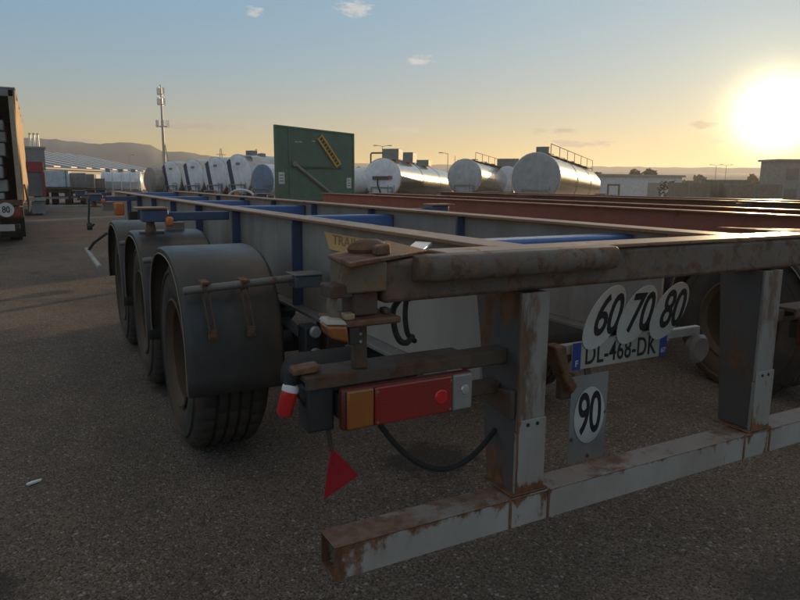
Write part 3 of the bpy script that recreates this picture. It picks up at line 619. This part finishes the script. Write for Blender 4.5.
def tanker(label, px, d, heading, length, r, zc, cap, shell, walkway=True, boxes=(), slope=0., stripe=False, hose=False, taper=.06, group='tank trailers parked in the yard', legs=True, sxr=1.0, pipe=False):
    x, y = polar(px, d); z = gz(x, y)
    root = empty('tank_trailer', label, 'tank trailer', (x, y, z), -heading, group)
    root.rotation_euler.rotate(Matrix.Rotation(slope, 3, Vector((math.cos(heading), -math.sin(heading), 0)))) if slope else None
    h_ = zc-z
    prof = [(.0,r*.985),(.02,r)]+[(length*k/6, r*(1-taper*k/6)) for k in range(1, 6)]+[(length-.15,r*(1-taper)),(length,r*.8),(length+.18,r*.4),(length+.22,0)]
    brl = MB().lathe(prof, c=(0,0,h_), axis='y', seg=40, sx=sxr).build('barrel', shell, root, smooth=30)
    MB().lathe([(-.06,0),(-.055,r*.5),(-.035,r*.85),(-.01,r*.97),(.01,r*.988)], c=(0,-.004,h_), axis='y', seg=40, sx=sxr).build('end_cap', cap, root, smooth=60)
    for yy in (.02, length*.36, length*.7):
        rr_ = r*(1-taper*yy/length); MB().lathe([(yy,rr_*1.0),(yy,rr_*1.018),(yy+.09,rr_*1.018),(yy+.09,rr_)], c=(0,0,h_), axis='y', seg=40, sx=sxr).build('band', shell, brl, smooth=30)
    for yy in (length*.2, length*.42, length*.64): MB().lathe([(r*.95,.26),(r*1.08,.26),(r*1.10,.2),(r*1.13,0)], c=(0,yy,h_), axis='z', seg=14).build('manhole', GREYB, brl)
    if walkway:
        w_ = MB()
        for s in (-1, 1): w_.box(s*.42-.16, s*.42+.16, .25, length-.4, h_+r*.93, h_+r*.93+.03)
        w_.build('walkway', BROWNW, root)
        rl = MB()
        for k in range(7): yy = .3+k*(length-.8)/6; rl.tube([(.60,yy,h_+r*.78),(.60,yy,h_+r+.42)], .018, 5)
        rl.tube([(.60,.3,h_+r+.42),(.60,length-.5,h_+r+.42)], .02, 5); rl.build('handrail', BROWNW, root)
    for (by, bw, bh, bx_) in boxes:
        MB().box(bx_-bw/2, bx_+bw/2, by, by+bw*.8, h_+r*.96, h_+r*.96+bh).build('roof_box', GREYB, root, bevel=.02)
    if pipe: MB().tube([(-.75,.1,h_+r*.65),(-.75,.1,h_+r*1.22),(-.70,.12,h_+r*1.27),(.0,.12,h_+r*1.27)], .05, 8).build('top_pipe', BROWNW, root)
    if stripe:
        MB().prism([(-.72*r,.66*r),(-.50*r,.78*r),(-.06*r,-.93*r),(-.38*r,-.90*r)], 'y', -.085, -.05).xf(T(0,0,h_)).build('stripe', NAVY, root)
        MB().box(-.05, .25, -.075, -.055, h_+r*.48, h_+r*.60).build('badge', GREYB, root)
    if hose:
        g = MB().box(-.55, .40, -.16, -.055, h_-.09, h_+.10); g.build('valve_panel', mat('valve_dark', (.07,.05,.05), .6), root)
        MB().box(.40, .60, -.15, -.055, h_-.06, h_+.12).build('red_valve', mat('valve_red', (.32,.06,.07), .5), root)
        MB().tube([(-.25,-.12,h_-.05),(-.22,-.16,h_-.4),(-.05,-.18,h_-.8),(.1,-.16,h_-1.05)], .045, 8).build('hose', RUBBER, root)
    if legs:
        for s in (-1, 1): MB().box(s*.7-.05, s*.7+.05, length*.72, length*.72+.1, .02, h_-r*.7).build('landing_leg', DARK, root)
    if d < 46:
        for s in (-1, 1): MB().box(s*r*.62-.16, s*r*.62+.16, -.115, -.10, .43, .54).build('tail_lamp', REDL, root)
        MB().box(-.20, .20, -.125, -.10, .60, .90).build('hazard_plate', mat('hazard_orange', (.55,.20,.04), .5, dirt=.3), root)
        fr = MB()
        for s in (-1, 1): fr.box(s*.62-.03, s*.62+.03, -.14, -.08, h_-r*.95, h_-r*.50)
        fr.box(-.62, .62, -.14, -.08, h_-r*.50, h_-r*.45); fr.build('valve_frame', GREYB, root)
    lad = MB()
    for k in range(4): MB().box(.38, .72, -.14, -.10, .62+k*.22, .65+k*.22).build('rung', GREYB, root)
    for s in (-1, 1): lad.tube([(.55+s*.18,-.12,.55),(.55+s*.18,-.12,h_-r*.35)], .02, 5)
    lad.build('ladder_rail', GREYB, root)
    MB().box(-.9*r, .9*r, -.10, .05, .42, .55).build('rear_bumper', GREYB, root)
    undercarriage(root, .2, length-.2, (1.1, 2.35, 3.6), z=max(.75, h_-r+.12))
    return root
tanker('large grey-ended tank trailer, rightmost, with roof walkway and bright sunlit flank', 535, 33, rad(54), 12.3, 1.20, 1.68, mat('cap_grey', (.36,.37,.38), .5, dirt=.2), STEEL, boxes=((.05,.62,.32,.25),), slope=rad(-2.2))
tanker('shorter white-ended tank trailer with golden flank between the other two tankers', 464, 43, rad(50), 11., 1.12, 1.80, mat('cap_white2', (.52,.54,.56), .4, dirt=.2), STEEL, slope=rad(-2.0))
tanker('polished tank trailer with round white end carrying a dark valve and hose', 382, 38, rad(47), 12.5, 1.10, 1.66, TANKW, STEEL, walkway=False, boxes=((.7,1.0,.62,.2),(3.4,1.0,.62,.2),(7.,.9,.4,.2)), slope=rad(-1.8), hose=True, pipe=True)
tanker('small white tank trailer mostly hidden between the golden and the grey tankers', 507, 50, rad(40), 8., .95, 1.7, TANKW, SHELLW, walkway=False, boxes=((.5,1.6,.6,0),), slope=rad(-1.5))
sil = ['nearest', 'second nearest', 'third nearest', 'farthest']
px_s = (238, 215.5, 193, 171); d_s = (38, 40.4, 42.8, 45.2); pl = ('beside the blue-ended tank', 'second left of the blue-ended tank', 'third left of the blue-ended tank', 'next to the rusty beige tank')
for k in range(4):
    tanker('white bulk tank trailer with navy stripe across its end, '+pl[k], px_s[k], d_s[k], rad(64), 9., 1.10-.02*k, 1.77-.05*k, TANKW, SHELLW, walkway=False, stripe=True, group='white bulk tankers with navy stripes', boxes=((.3,.5,.25,.6),) if k in (0,) else ())
bt = tanker('tank trailer with a round slate-blue end beside the tall green panel', 262.5, 33.5, rad(64), 8., .80, 1.47, TBLUE, TANKW, walkway=False, legs=False)
g = MB(); V = [];
for k in range(13):
    a = math.pi*k/12; V += [(-1.25+1.0*math.cos(a)*1.0, 0, .62+.42*math.sin(a))]
MB().tube([(x_, -.25, z_) for x_, _, z_ in V], .06, 8).build('mudguard_rim', WHITEP, bt)
tanker('rusty beige tank trailer catching sun on top, left of the white bulk tankers', 150, 46, rad(70), 7., .82, 1.45, mat('beige_rust', (.34,.29,.25), .6, rust=.35, rust_scale=2), mat('beige_shell', (.48,.42,.36), .45, dirt=.4), walkway=False)
# white square-sectioned tank seen from the side
x, y = polar(122, 50); root = empty('tank_container', 'long white flat-sided tank standing left of the rusty beige tank', 'tank', (x, y, 0), rad(-8))
MB().lathe([(-1.3,0),(-1.3,.5),(-1.2,.72),(1.2,.72),(1.3,.5),(1.3,0)], c=(0,0,1.36), axis='x', seg=8).build('tank_body', TANKW, root, smooth=20)
for k in range(5): MB().box(-1.14+k*.55, -1.08+k*.55, -.78, -.72, .75, 1.95).build('rib', TANKW, root)
for k in range(3): MB().box(-1.0+k*.8, -.7+k*.8, -.2, .2, 2.05, 2.2).build('manhole', GREYB, root)
for k in (-1.2, 0, 1.2): MB().box(k-.06, k+.06, -.8, .8, 0, .75).build('support_leg', GREYB, root)

# tarpaulin trailer on the left, open at the back
TARP = mat('tan_tarp', (.50,.34,.19), .7, dirt=.35, dcol=(.36,.25,.15), bump=.4, bscale=3)
DKIN = mat('trailer_inside', (.035,.035,.03), .8)
BALE = mat('grey_sheets', (.42,.41,.39), .75, dirt=.4, dcol=(.25,.23,.2))
tt = empty('curtain_trailer', 'tarpaulin trailer at left edge with open back showing stacked white sheets', 'trailer', (-2.13,15.3,0))
TW, TL, TH = 1.25, 9.6, 3.32
V = []; F = []; ny = 26
for j in range(ny+1):
    for k in range(9):
        yy = TL*j/ny; zz = 1.02+(TH-1.02)*k/8
        V.append((TW+.035*math.sin(j*2.1)+.02*math.sin(j*5.3+k), yy, zz-(.06*abs(math.sin(j*1.3)) if k == 0 else 0)))
for j in range(ny):
    for k in range(8): F.append((j*9+k, (j+1)*9+k, (j+1)*9+k+1, j*9+k+1))
MB().add(V, F).build('side_curtain', TARP, tt, solid=.02)
MB().box(-TW-.02, TW+.05, 0, TL, TH, TH+.05).build('roof', GREYB, tt, bevel=.02)
MB().box(-TW-.03, -TW, 0, TL, 1.0, TH).build('side_curtain', TARP, tt); MB().box(-TW, TW, TL-.05, TL, 1.0, TH).build('front_wall', DKIN, tt)
MB().box(-TW, TW, .0, TL, .88, 1.0).build('load_floor', RUSTB, tt, bevel=.01)
for s in (-1, 1): MB().box(s*(TW-.05)-.05, s*(TW-.05)+.05, -.02, .1, 1.0, TH).build('corner_post', mat('post_tan', (.42,.33,.24), .6, dirt=.3), tt, bevel=.01)
MB().box(-TW, TW, -.02, .1, TH-.14, TH).build('header', GREYB, tt)
o = MB(); o.add([(TW+.06,.05,1.35),(TW+.12,.2,1.0),(TW+.10,.9,.72),(TW+.04,1.0,1.3)], [(0,1,2,3)]); o.build('torn_flap', TARP, tt, solid=.02)
zz = 1.003; k = 0
while zz < 2.55:
    h_ = random.uniform(.16, .30); off = random.uniform(-.06, .06)
    sh = MB().box(-1.05+off, .98+off+random.uniform(-.08,.05), .3+random.uniform(-.05,.15), 2.6, zz, zz+h_-.02).build('sheet_stack', BALE, tt, bevel=.03); zz += h_
undercarriage(tt, .1, TL, (1.9, 3.2, 4.5), z=.87, wx=1.02)
tb = MB().box(-TW, TW, -.05, .04, .62, .86).build('tail_panel', RUSTB, tt, bevel=.01)
for s in (-1, 1):
    MB().box(s*.95-.25, s*.95+.25, -.08, -.052, .66, .80).build('tail_lamp', REDL, tb)
MB().lathe([(-.012,0),(-.012,.155),(0,.155)], c=(.92,-.09,.80), axis='y', seg=24).build('speed_disc', WHITE, tt)
text('digits', '80', .19, BLACK, T(.92,-.104,.80) @ FACE_Y, tt, bold=.004, sx=.8)
for s in (-1, 1): MB().box(s*.98-.25, s*.98+.25, 1.22, 1.26, .12, .74).build('mud_flap', RUBBER, tt)
MB().box(-TW+.1, TW-.1, .05, .15, .38, .48).build('underrun_bar', DARK, tt); MB().box(.55, 1.05, -.03, .03, .34, .48).build('number_plate', PLATE, tt)
# tipper with red frame beyond it
tp = empty('tipper_trailer', 'red framed tipper trailer with grey tailgate beyond the tarpaulin trailer', 'trailer', (-1.50,29.5,0))
MB().box(-1.18, 1.18, 0, 7.5, .78, 2.1).build('tipper_body', mat('tipper_grey', (.15,.15,.155), .6, dirt=.3), tp, bevel=.02)
MB().box(-1.22, 1.22, -.06, .0, 1.75, 2.16).build('red_header', mat('tipper_red', (.33,.035,.04), .5, dirt=.2), tp, bevel=.01)
for s in (-1, 1): MB().box(s*1.2-.05, s*1.2+.05, -.06, .02, .75, 1.748).build('red_side_frame', mat('tipper_red', (0,0,0)), tp, bevel=.01)
MB().box(-1.22, 1.22, -.10, .0, .60, .74).build('rear_bumper', KERB, tp, bevel=.01)
undercarriage(tp, .1, 7.4, (.8, 2.1), z=.76)
for s in (-1, 1): MB().box(s*.95-.25, s*.95+.25, .05, .09, .08, .58).build('mud_flap', GREYB, tp)

def box_trailer(label, px, d, rz, wd, ln, z0, z1, m_, mb=None, cat='trailer', split=0, name='box_trailer', group='box trailers along the far fence'):
    x, y = polar(px, d); root = empty(name, label, cat, (x, y, gz(x, y)), rz, group)
    bd = MB().box(-wd/2, wd/2, 0, ln, z0, z1).build('body', m_, root, bevel=.03)
    MB().box(-wd/2-.02, wd/2+.02, -.03, ln+.03, z0-.12, z0-.003).build('floor_frame', mb or RUSTD, root)
    for k in range(max(2, int(wd/.9))):
        q = -wd/2+.15+k*(wd-.3)/(max(2, int(wd/.9))-1); MB().box(q-.03, q+.03, -.025, 0, z0, z1).build('door_bar', GREYB, bd)
    MB().box(-wd/2+.1, wd/2-.1, -.05, .05, .40, .52).build('underrun_bar', GREYB, root)
    undercarriage(root, .1, ln-.1, (1.0, 2.3) if ln > 3 else (ln/2,), z=z0-.125, wx=min(.95, wd/2-.15))
    return root
box_trailer('pale blue-white box body on a dark trailer, left of the grey crate trailers', 54, 42, rad(-4), 1.5, 5, 1.05, 1.95, mat('pale_box', (.55,.60,.66), .5, dirt=.2))
box_trailer('grey box body with dark gaps, second from the left in the far row', 68, 43.5, rad(-4), 1.9, 5, 1.0, 1.85, mat('grey_box2', (.27,.26,.25), .6, dirt=.4))
box_trailer('beige grey box body in the far row, left of the blue flat trailer', 80, 44.5, rad(-4), 1.6, 5, .95, 1.8, mat('beige_box', (.33,.31,.28), .6, dirt=.4), mb=RUST)
box_trailer('rusty low box body at the right end of the far row', 92, 46, rad(-4), 1.5, 5, .95, 1.55, mat('grey_box3', (.22,.20,.19), .6, dirt=.4, rust=.2), mb=BLUE)

# tall green bulkhead standing on its own flat trailer
fx, fy = polar(315, 20.6)
ft = empty('flat_trailer', 'low rusty flat trailer carrying the tall green panel', 'trailer', (fx-.05, fy+.9, gz(fx, fy)), rad(-14))
MB().box(-1.2, 1.2, -1.4, 9, .72, .86).build('deck', RUSTD, ft, bevel=.01)
for k in range(8): MB().box(-1.2+k*.3+.01, -1.2+k*.3+.29, -1.38, 8.98, .8605, .885).build('deck_plank', mat('deck_wood', (.14,.10,.07), .8, dirt=.3), ft)
undercarriage(ft, -1.2, 8.9, (.6, 1.9, 3.2), z=.718, wx=1.)
x0, y0 = polar(275.6, 20.0); x1, y1 = polar(354.3, 21.5); ln = math.hypot(x1-x0, y1-y0); ga_ = math.atan2(y1-y0, x1-x0)
zb = gz(fx, fy)+.888
gp = empty('green_bulkhead', 'tall dark green steel panel with yellow ladder strip standing on a flat trailer', 'panel', (x0, y0, zb), ga_)
HL, HR = 3.05-zb, 2.93-zb
MB().add([(0,0,0),(ln,0,0),(ln,.06,0),(0,.06,0),(0,0,HL),(ln,0,HR),(ln,.06,HR),(0,.06,HL)], [(0,3,2,1),(4,5,6,7),(0,1,5,4),(1,2,6,5),(2,3,7,6),(3,0,4,7)]).build('panel', GREENP, gp, bevel=.01)
GF = mat('green_frame', (.10,.175,.12), .5, dirt=.35, dcol=(.12,.14,.11), rust=.12)
for (u0_, u1_, lo_, hi_) in ((0,.022,0,1),(.978,1,0,1),(.022,.978,.975,1),(.022,.978,0,.03),(.16,.172,.03,.975)):
    h0 = HL+(HR-HL)*u0_; h1 = HL+(HR-HL)*u1_
    MB().hexa([(u0_*ln,-.022,lo_*h0),(u1_*ln,-.022,lo_*h1),(u1_*ln,-.001,lo_*h1),(u0_*ln,-.001,lo_*h0),(u0_*ln,-.022,hi_*h0),(u1_*ln,-.022,hi_*h1),(u1_*ln,-.001,hi_*h1),(u0_*ln,-.001,hi_*h0)]).build('edge_frame', GF, gp, bevel=.004)
def pg(u, v): return (u*ln, v*(HL+(HR-HL)*u))
a0 = pg(.535,.90); a1 = pg(.78,.50)
d_ = Vector((a1[0]-a0[0], a1[1]-a0[1])).normalized(); nn_ = Vector((-d_.y, d_.x))
ys_ = MB()
for s in (-.085, .085): ys_.bar((a0[0]+nn_.x*s, -.045, a0[1]+nn_.y*s), (a1[0]+nn_.x*s, -.045, a1[1]+nn_.y*s), .05, .05)
YEL = mat('yellow_ladder', (.62,.36,.07), .5, dirt=.2)
yl = ys_.build('yellow_rail', YEL, gp)
LEN_ = math.hypot(a1[0]-a0[0], a1[1]-a0[1])
for k in range(10):
    q = .03+k*(LEN_-.06)/9; c_ = (a0[0]+d_.x*q, a0[1]+d_.y*q)
    MB().bar((c_[0]-nn_.x*.075, -.045, c_[1]-nn_.y*.075), (c_[0]+nn_.x*.075, -.045, c_[1]+nn_.y*.075), .035, .035).build('yellow_rung', YEL if k in (0, 9) else mat('rung_dark_yellow', (.40,.22,.05), .6), yl)  # rungs between the two end ones are a darker yellow
a0 = pg(.22,.50); a1 = pg(.74,.03)
MB().tube([(a0[0],-.06,a0[1]),(a1[0],-.06,a1[1])], .045, 8).build('diagonal_tube', GREYB, gp)
MB().lathe([(-.10,0),(-.10,.08),(0,.08)], c=(a0[0],0,a0[1]), axis='y', seg=12).build('tube_pivot', GREYB, gp)
u0 = pg(.24,.47); u1 = pg(.82,.47); MB().box(u0[0], u1[0], -.07, -.001, u0[1]-.04, u0[1]).build('ledge', mat('green_ledge', (.05,.085,.065), .5, dirt=.3), gp)
for (u, v, wd, ht, s_) in ((.07,.30,.20,.34,'52'), (.925,.25,.17,.32,'52')):
    p0 = pg(u, v); o = MB().box(p0[0]-wd/2, p0[0]+wd/2, -.006, -.001, p0[1]-ht/2, p0[1]+ht/2).build('label_plate', WHITE, gp)
    for k in range(3): MB().box(p0[0]-wd*.3, p0[0]+wd*.3, -.009, -.0065, p0[1]-ht*.3+k*ht*.25, p0[1]-ht*.3+k*ht*.25+.035).build('label_mark', GREYB, o)
for u, v in ((.26,.80),(.31,.805),(.47,.83)): p0 = pg(u, v); MB().box(p0[0]-.06, p0[0]+.05, -.003, -.0005, p0[1]-.012, p0[1]+.012).build('scuff', mat('scuff_white', (.5,.55,.52), .6), gp)

# ---------------------------------------------------------------- buildings and horizon
ROOF = mat('hall_roof', (.13,.14,.155), .6, dirt=.3, dcol=(.16,.15,.14)); SKYL = mat('roof_light', (.55,.57,.6), .5); WALLW = mat('hall_wall', (.42,.43,.44), .7, dirt=.3)
def place(px, d): x, y = polar(px, d); return Vector((x, y, 0))
A, B = place(30, 92), place(168, 150); dv = (B-A); ln = dv.length; ang_ = math.atan2(dv.y, dv.x)
hl = empty('industrial_hall', 'long grey industrial hall with ribbed roof lights below the wooded hill', 'building', (A.x, A.y, 0), ang_)
MB().box(0, ln, 0, 34, -.2, 2.95).build('wall', WALLW, hl)
MB().add([(-.6,-.7,2.97),(ln+.6,-.7,2.97),(ln+.6,17,6.5),(-.6,17,6.5),(-.6,35,2.97),(ln+.6,35,2.97),(-.6,-.7,2.77),(ln+.6,-.7,2.77),(-.6,35,2.77),(ln+.6,35,2.77)], [(0,1,2,3),(3,2,5,4),(6,7,1,0),(4,5,9,8),(0,3,4,8,6),(1,7,9,5,2)]).build('roof', ROOF, hl, smooth=0)
for k in range(int(ln/5.4)):
    q = 1.5+k*5.4; s_ = .15
    MB().hexa([(q,0,2.99),(q+2,0,2.99),(q+2,16,6.2),(q,16,6.2),(q,0,3.24),(q+2,0,3.24),(q+2,16,6.46),(q,16,6.46)]).build('roof_light', SKYL, hl, smooth=0)
for k in range(int(ln/5)):
    MB().box(1+k*5, 4.2+k*5, -.06, -.005, .2, 2.3).build('gate_panel', mat('gate_pale', (.5,.51,.52), .6, dirt=.3) if k % 3 else GREYB, hl)
x, y = polar(31, 88); bb = empty('grey_block', 'slate grey flat-roofed block behind the tipper trailer at left', 'building', (x, y, 0), rad(0))
MB().box(-1.6, 1.6, 0, 8, -.1, 5.0).build('wall', mat('slate_wall', (.12,.15,.18), .7), bb); MB().box(-1.75, 1.75, -.15, 8.15, 5.0, 5.18).build('roof', GREYB, bb)
# hills
HILL = mat('hill_woods', (.10,.13,.155), .95, var=.5, dirt=.6, dcol=(.20,.205,.20))
def ridge(name, pts, d, depth, m_, jag):
    V = []; F = []; n_ = 420
    for i in range(n_+1):
        t_ = i/n_; px = pts[0][0]+(pts[-1][0]-pts[0][0])*t_
        for (a_, ea), (b_, eb) in zip(pts, pts[1:]):
            if a_ <= px <= b_: e_ = ea+(eb-ea)*(px-a_)/(b_-a_)
        h_ = e_*d+1.4+random.uniform(-jag, jag)
        for dd, k in ((0,0),(depth*.25,.55),(depth*.6,.92),(depth,1.)):
            a_ = px*.0; dr = (r2*((max(-1500,min(px,2400))-400)/F_PX)+fw+u2*.18); q = math.atan2(dr.x, dr.y)
            V.append((CAM.x+(d+dd-depth)*math.sin(q), CAM.y+(d+dd-depth)*math.cos(q), -3+(h_+3)*k+(random.uniform(-jag,jag)*.8 if 0 < k < 1 else 0)))
        V.append((CAM.x+(d+depth)*math.sin(q), CAM.y+(d+depth)*math.cos(q), -4))
    for i in range(n_):
        for k in range(4): F.append((i*5+k, (i+1)*5+k, (i+1)*5+k+1, i*5+k+1))
    return MB().add(V, F).build(name, m_, smooth=60, kind='structure')
ridge('hill', [(-900,.02),(-300,.035),(0,.052),(60,.050),(100,.046),(125,.049),(150,.047),(165,.038),(185,.039),(205,.034),(230,.031),(275,.026),(330,.022),(420,.019),(560,.017),(700,.015),(900,.012),(1700,.01)], 600, 200, HILL, .35)
ridge('far_hill', [(-1200,.03),(40,.034),(200,.036),(260,.030),(420,.026),(1000,.018),(1900,.015)], 900, 200, HILL, .6)

# far wood on the right: many small leaf clumps
def treeline(px0, px1, d, hgt, n_, m_, name='treeline'):
    g = MB()
    for k in range(n_):
        px = random.uniform(px0, px1); dd = d+random.uniform(-6, 10); x, y = polar(px, dd); z = gz(x, y)
        hh = hgt*(.75+.25*math.sin(px*.11)+.15*math.sin(px*.37)); z += random.uniform(.05, 1.)**.8*hh; s_ = random.uniform(.35, .9)
        c_ = Vector((x, y, z)); q = [Vector([random.gauss(0, 1) for _ in range(3)]).normalized()*s_ for _ in range(4)]
        g.add([c_+v for v in q], [(0,1,2),(0,2,3),(0,3,1)])
    return g.build(name, m_, smooth=0, kind='stuff')
LEAF = mat('winter_twigs', (.045,.042,.03), .9, var=.4)
treeline(585, 660, 118, 4.6, 2600, LEAF); treeline(655, 900, 135, 3.7, 4200, LEAF)
treeline(255, 420, 260, 7.5, 2500, LEAF)
# white works building on the right
A, B = place(586, 78), place(682, 92); dv = B-A; ln = dv.length
wb = empty('works_building', 'long low pale works building behind the rightmost tankers', 'building', (A.x, A.y, -1.35), math.atan2(dv.y, dv.x))
PALE = mat('pale_wall', (.62,.63,.66), .6, dirt=.15)
MB().box(0, ln, 0, 14, 0, 3.6).build('wall', PALE, wb); MB().box(-.3, ln+.3, -.3, 14.3, 3.6, 3.85).build('roof', GREYB, wb)
MB().box(ln*.62, ln*.62+2.6, -.06, -.003, .1, 2.9).build('roller_door', GREYB, wb)
A, B = place(777, 84), place(860, 90); dv = B-A; ln = dv.length
wc = empty('flat_roof_block', 'dark flat-roofed block under the setting sun at the right edge', 'building', (A.x, A.y, -1.35), math.atan2(dv.y, dv.x))
MB().box(0, ln, 0, 3, 0, 5.3).build('wall', mat('warm_wall', (.30,.27,.24), .7, dirt=.3), wc); MB().box(-.25, ln+.25, -.25, 3.25, 5.3, 5.5).build('roof', GREYB, wc)
for k in range(4):
    for zz in (1.1, 3.3): MB().box(1.+k*ln/4, 1.+k*ln/4+1.4, -.05, -.003, zz, zz+1.2).build('window', mat('dark_pane', (.16,.15,.14), .25), wc)
# gate frame and dim parked vehicles in the glare
x, y = polar(614, 60); gf = empty('gate_frame', 'upright steel portal frame in front of the pale works building', 'frame', (x, y, gz(x, y)), rad(-38))
for s in (-.45, .45): MB().box(s-.07, s+.07, -.07, .07, 0, 2.6).build('post', RUSTD, gf)
MB().box(-.52, .52, -.07, .07, 2.6, 2.74).build('lintel', RUSTD, gf)
UNDER = [(690, 58, 1.9, 2.9, 'brown box trailer right of the pale works building, beside a bare bush'), (726, 62, 2.3, 3.15, 'taller brown box trailer in the glare, left of the flat-roofed block'), (756, 56, 2.2, 2.8, 'low brown box trailer in front of the flat-roofed block')]
for px, d, wd, zt, lb in UNDER: box_trailer(lb, px, d, rad(-50), wd*1.6, 6, 1.0, zt, mat('brown_box%d' % px, (.22,.17,.13), .6, dirt=.4), group='trailers parked in the glare on the right')
def bush(px, d, hgt, wd, label):
    x, y = polar(px, d); z = gz(x, y); root = empty('bare_tree', label, 'tree', (x, y, z), 0, 'small trees by the far buildings')
    g = MB(); g.tube([(0,0,0),(.05,0,hgt*.3),(0,.05,hgt*.6)], [.12,.08,.03], 6)
    for k in range(7):
        a = k*2.4; g.tube([(0,0,hgt*(.25+.04*k)),(math.cos(a)*wd*.3,math.sin(a)*wd*.3,hgt*(.5+.05*k))], [.04,.012], 5)
    g.build('trunk', RUSTD, root); g = MB()
    for k in range(420):
        a = random.uniform(0, 6.28); r = wd/2*math.sqrt(random.random()); zz = hgt*(.45+.55*random.random()**.7); r *= 1-.5*abs(zz/hgt-.7)
        c_ = Vector((r*math.cos(a), r*math.sin(a), zz)); q = [Vector([random.gauss(0,1) for _ in range(3)]).normalized()*random.uniform(.08,.2) for _ in range(3)]
        g.add([c_+v for v in q], [(0,1,2)])
    g.build('crown', LEAF, root, smooth=0)
bush(668, 64, 3.0, 1.7, 'small round tree with flat crown by the pale works building')
bush(681, 66, 2.6, 1.6, 'small ragged tree just right of the flat-crowned one')
bush(705, 70, 3.2, 1.5, 'narrow tree behind the brown trailers in the glare')
# mast, chimneys, lamp posts
GALV = mat('galvanised', (.27,.27,.27), .5, metal=.3)
x, y = polar(165.5, 170); ms = empty('radio_mast', 'tall slim radio mast with three antenna rings above the white tankers', 'mast', (x, y, 0))
MB().tube([(0,0,-.2),(0,0,12),(0,0,23.4)], [.42,.30,.14], 10).build('pole', GALV, ms)
for zz, rr_, n_ in ((14.6,1.35,8),(19.6,.8,6),(21.9,.75,6)):
    g = MB(); g.lathe([(0,rr_),(.08,rr_),(.08,rr_-.1),(0,rr_-.1),(0,rr_)], c=(0,0,zz-.7), axis='z', seg=20)
    for k in range(n_): a = 6.283*k/n_; g.tube([(0,0,zz-.66),(rr_*math.cos(a),rr_*math.sin(a),zz-.66)], .04, 5)
    rg_ = g.build('antenna_ring', GALV, ms)
    for k in range(n_): a = 6.283*k/n_; MB().box(-.13,.13,-.09,.09,-.8,.8).xf(T(rr_*math.cos(a), rr_*math.sin(a), zz) @ RZ(a)).build('antenna', WHITEP, rg_)
MB().tube([(1.9,0,-.2),(.25,0,10.4)], .09, 6).build('stay_pole', GALV, ms)
for px, lb in ((33.5,'leftmost'),(37.5,'middle'),(41.5,'rightmost')):
    x, y = polar(px, 420); c_ = empty('chimney_stack', lb+' of three thin white chimneys below the wooded hill', 'chimney', (x, y, 0), group='white chimneys on the hillside')
    MB().tube([(0,0,-.5),(0,0,25.5)], [.75,.55], 10).build('shaft', WHITEP, c_); MB().tube([(0,0,25.51),(0,0,26.4)], [.62,.62], 10).build('rim_ring', GREYB, c_)
def lamp_post(px, d, hgt, arms, label):
    x, y = polar(px, d); z = gz(x, y); o = empty('street_lamp', label, 'street lamp', (x, y, z), rad(-30), 'street lamps beyond the yard')
    MB().tube([(0,0,0),(0,0,hgt)], [.10,.06], 8).build('pole', GALV, o)
    for s in arms:
        MB().tube([(0,0,hgt-.05),(s*.7,0,hgt+.1),(s*1.3,0,hgt+.12)], .045, 6).build('arm', GALV, o); MB().box(s*1.3-.35, s*1.3+.35, -.14, .14, hgt+.06, hgt+.2).build('lamp_head', GREYB, o)
lamp_post(382.5, 120, 9.0, (-1, 1), 'double-armed street lamp rising behind the white-ended polished tanker')
lamp_post(447.5, 120, 7.8, (-1,), 'single-armed street lamp left of the golden tanker')
lamp_post(454.5, 135, 8.0, (), 'bare pole just left of the golden tanker')
lamp_post(130.5, 200, 9.0, (1,), 'thin lamp post above the roof of the industrial hall')
lamp_post(766.5, 100, 5.9, (), 'lone bare pole below the setting sun')
lamp_post(715, 190, 7.5, (-1, 1), 'distant double lamp over the far wood, left of the sun')
lamp_post(725, 190, 7.5, (-1, 1), 'distant double lamp over the far wood, nearest the sun')
# cranes far behind the white bulk tankers
for px, lb in ((222,'left thin lattice pylon above the white bulk tankers'),(257,'right thin lattice pylon above the blue-ended tank')):
    x, y = polar(px, 330); p_ = empty('pylon', lb, 'pylon', (x, y, 0), group='pylons on the skyline'); g = MB()
    for sx_, sy in ((1,1),(1,-1),(-1,1),(-1,-1)): g.tube([(sx_*1.5,sy*1.5,-.2),(sx_*.2,sy*.2,16.5)], .12, 5)
    g.build('lattice', GALV, p_); MB().box(-2.2, 2.2, -.1, .1, 13.5, 13.8).build('cross_arm', GALV, p_)
for ch in list(SW.children): bpy.data.objects.remove(ch)
bpy.data.objects.remove(SW)
HAZE = 0.0008
if HAZE:
    hm = bpy.data.materials.new('haze'); hm.use_nodes = True; t = hm.node_tree; t.nodes.remove(t.nodes['Principled BSDF'])
    v = t.nodes.new('ShaderNodeVolumePrincipled'); v.inputs['Color'].default_value = (.86,.87,.9,1); v.inputs['Density'].default_value = HAZE; v.inputs['Anisotropy'].default_value = .42
    t.links.new(v.outputs[0], t.nodes['Material Output'].inputs['Volume'])
    hz = MB().box(-2600, 2600, -2600, 2600, -5.5, 38).build('haze', hm, smooth=0, kind='stuff')
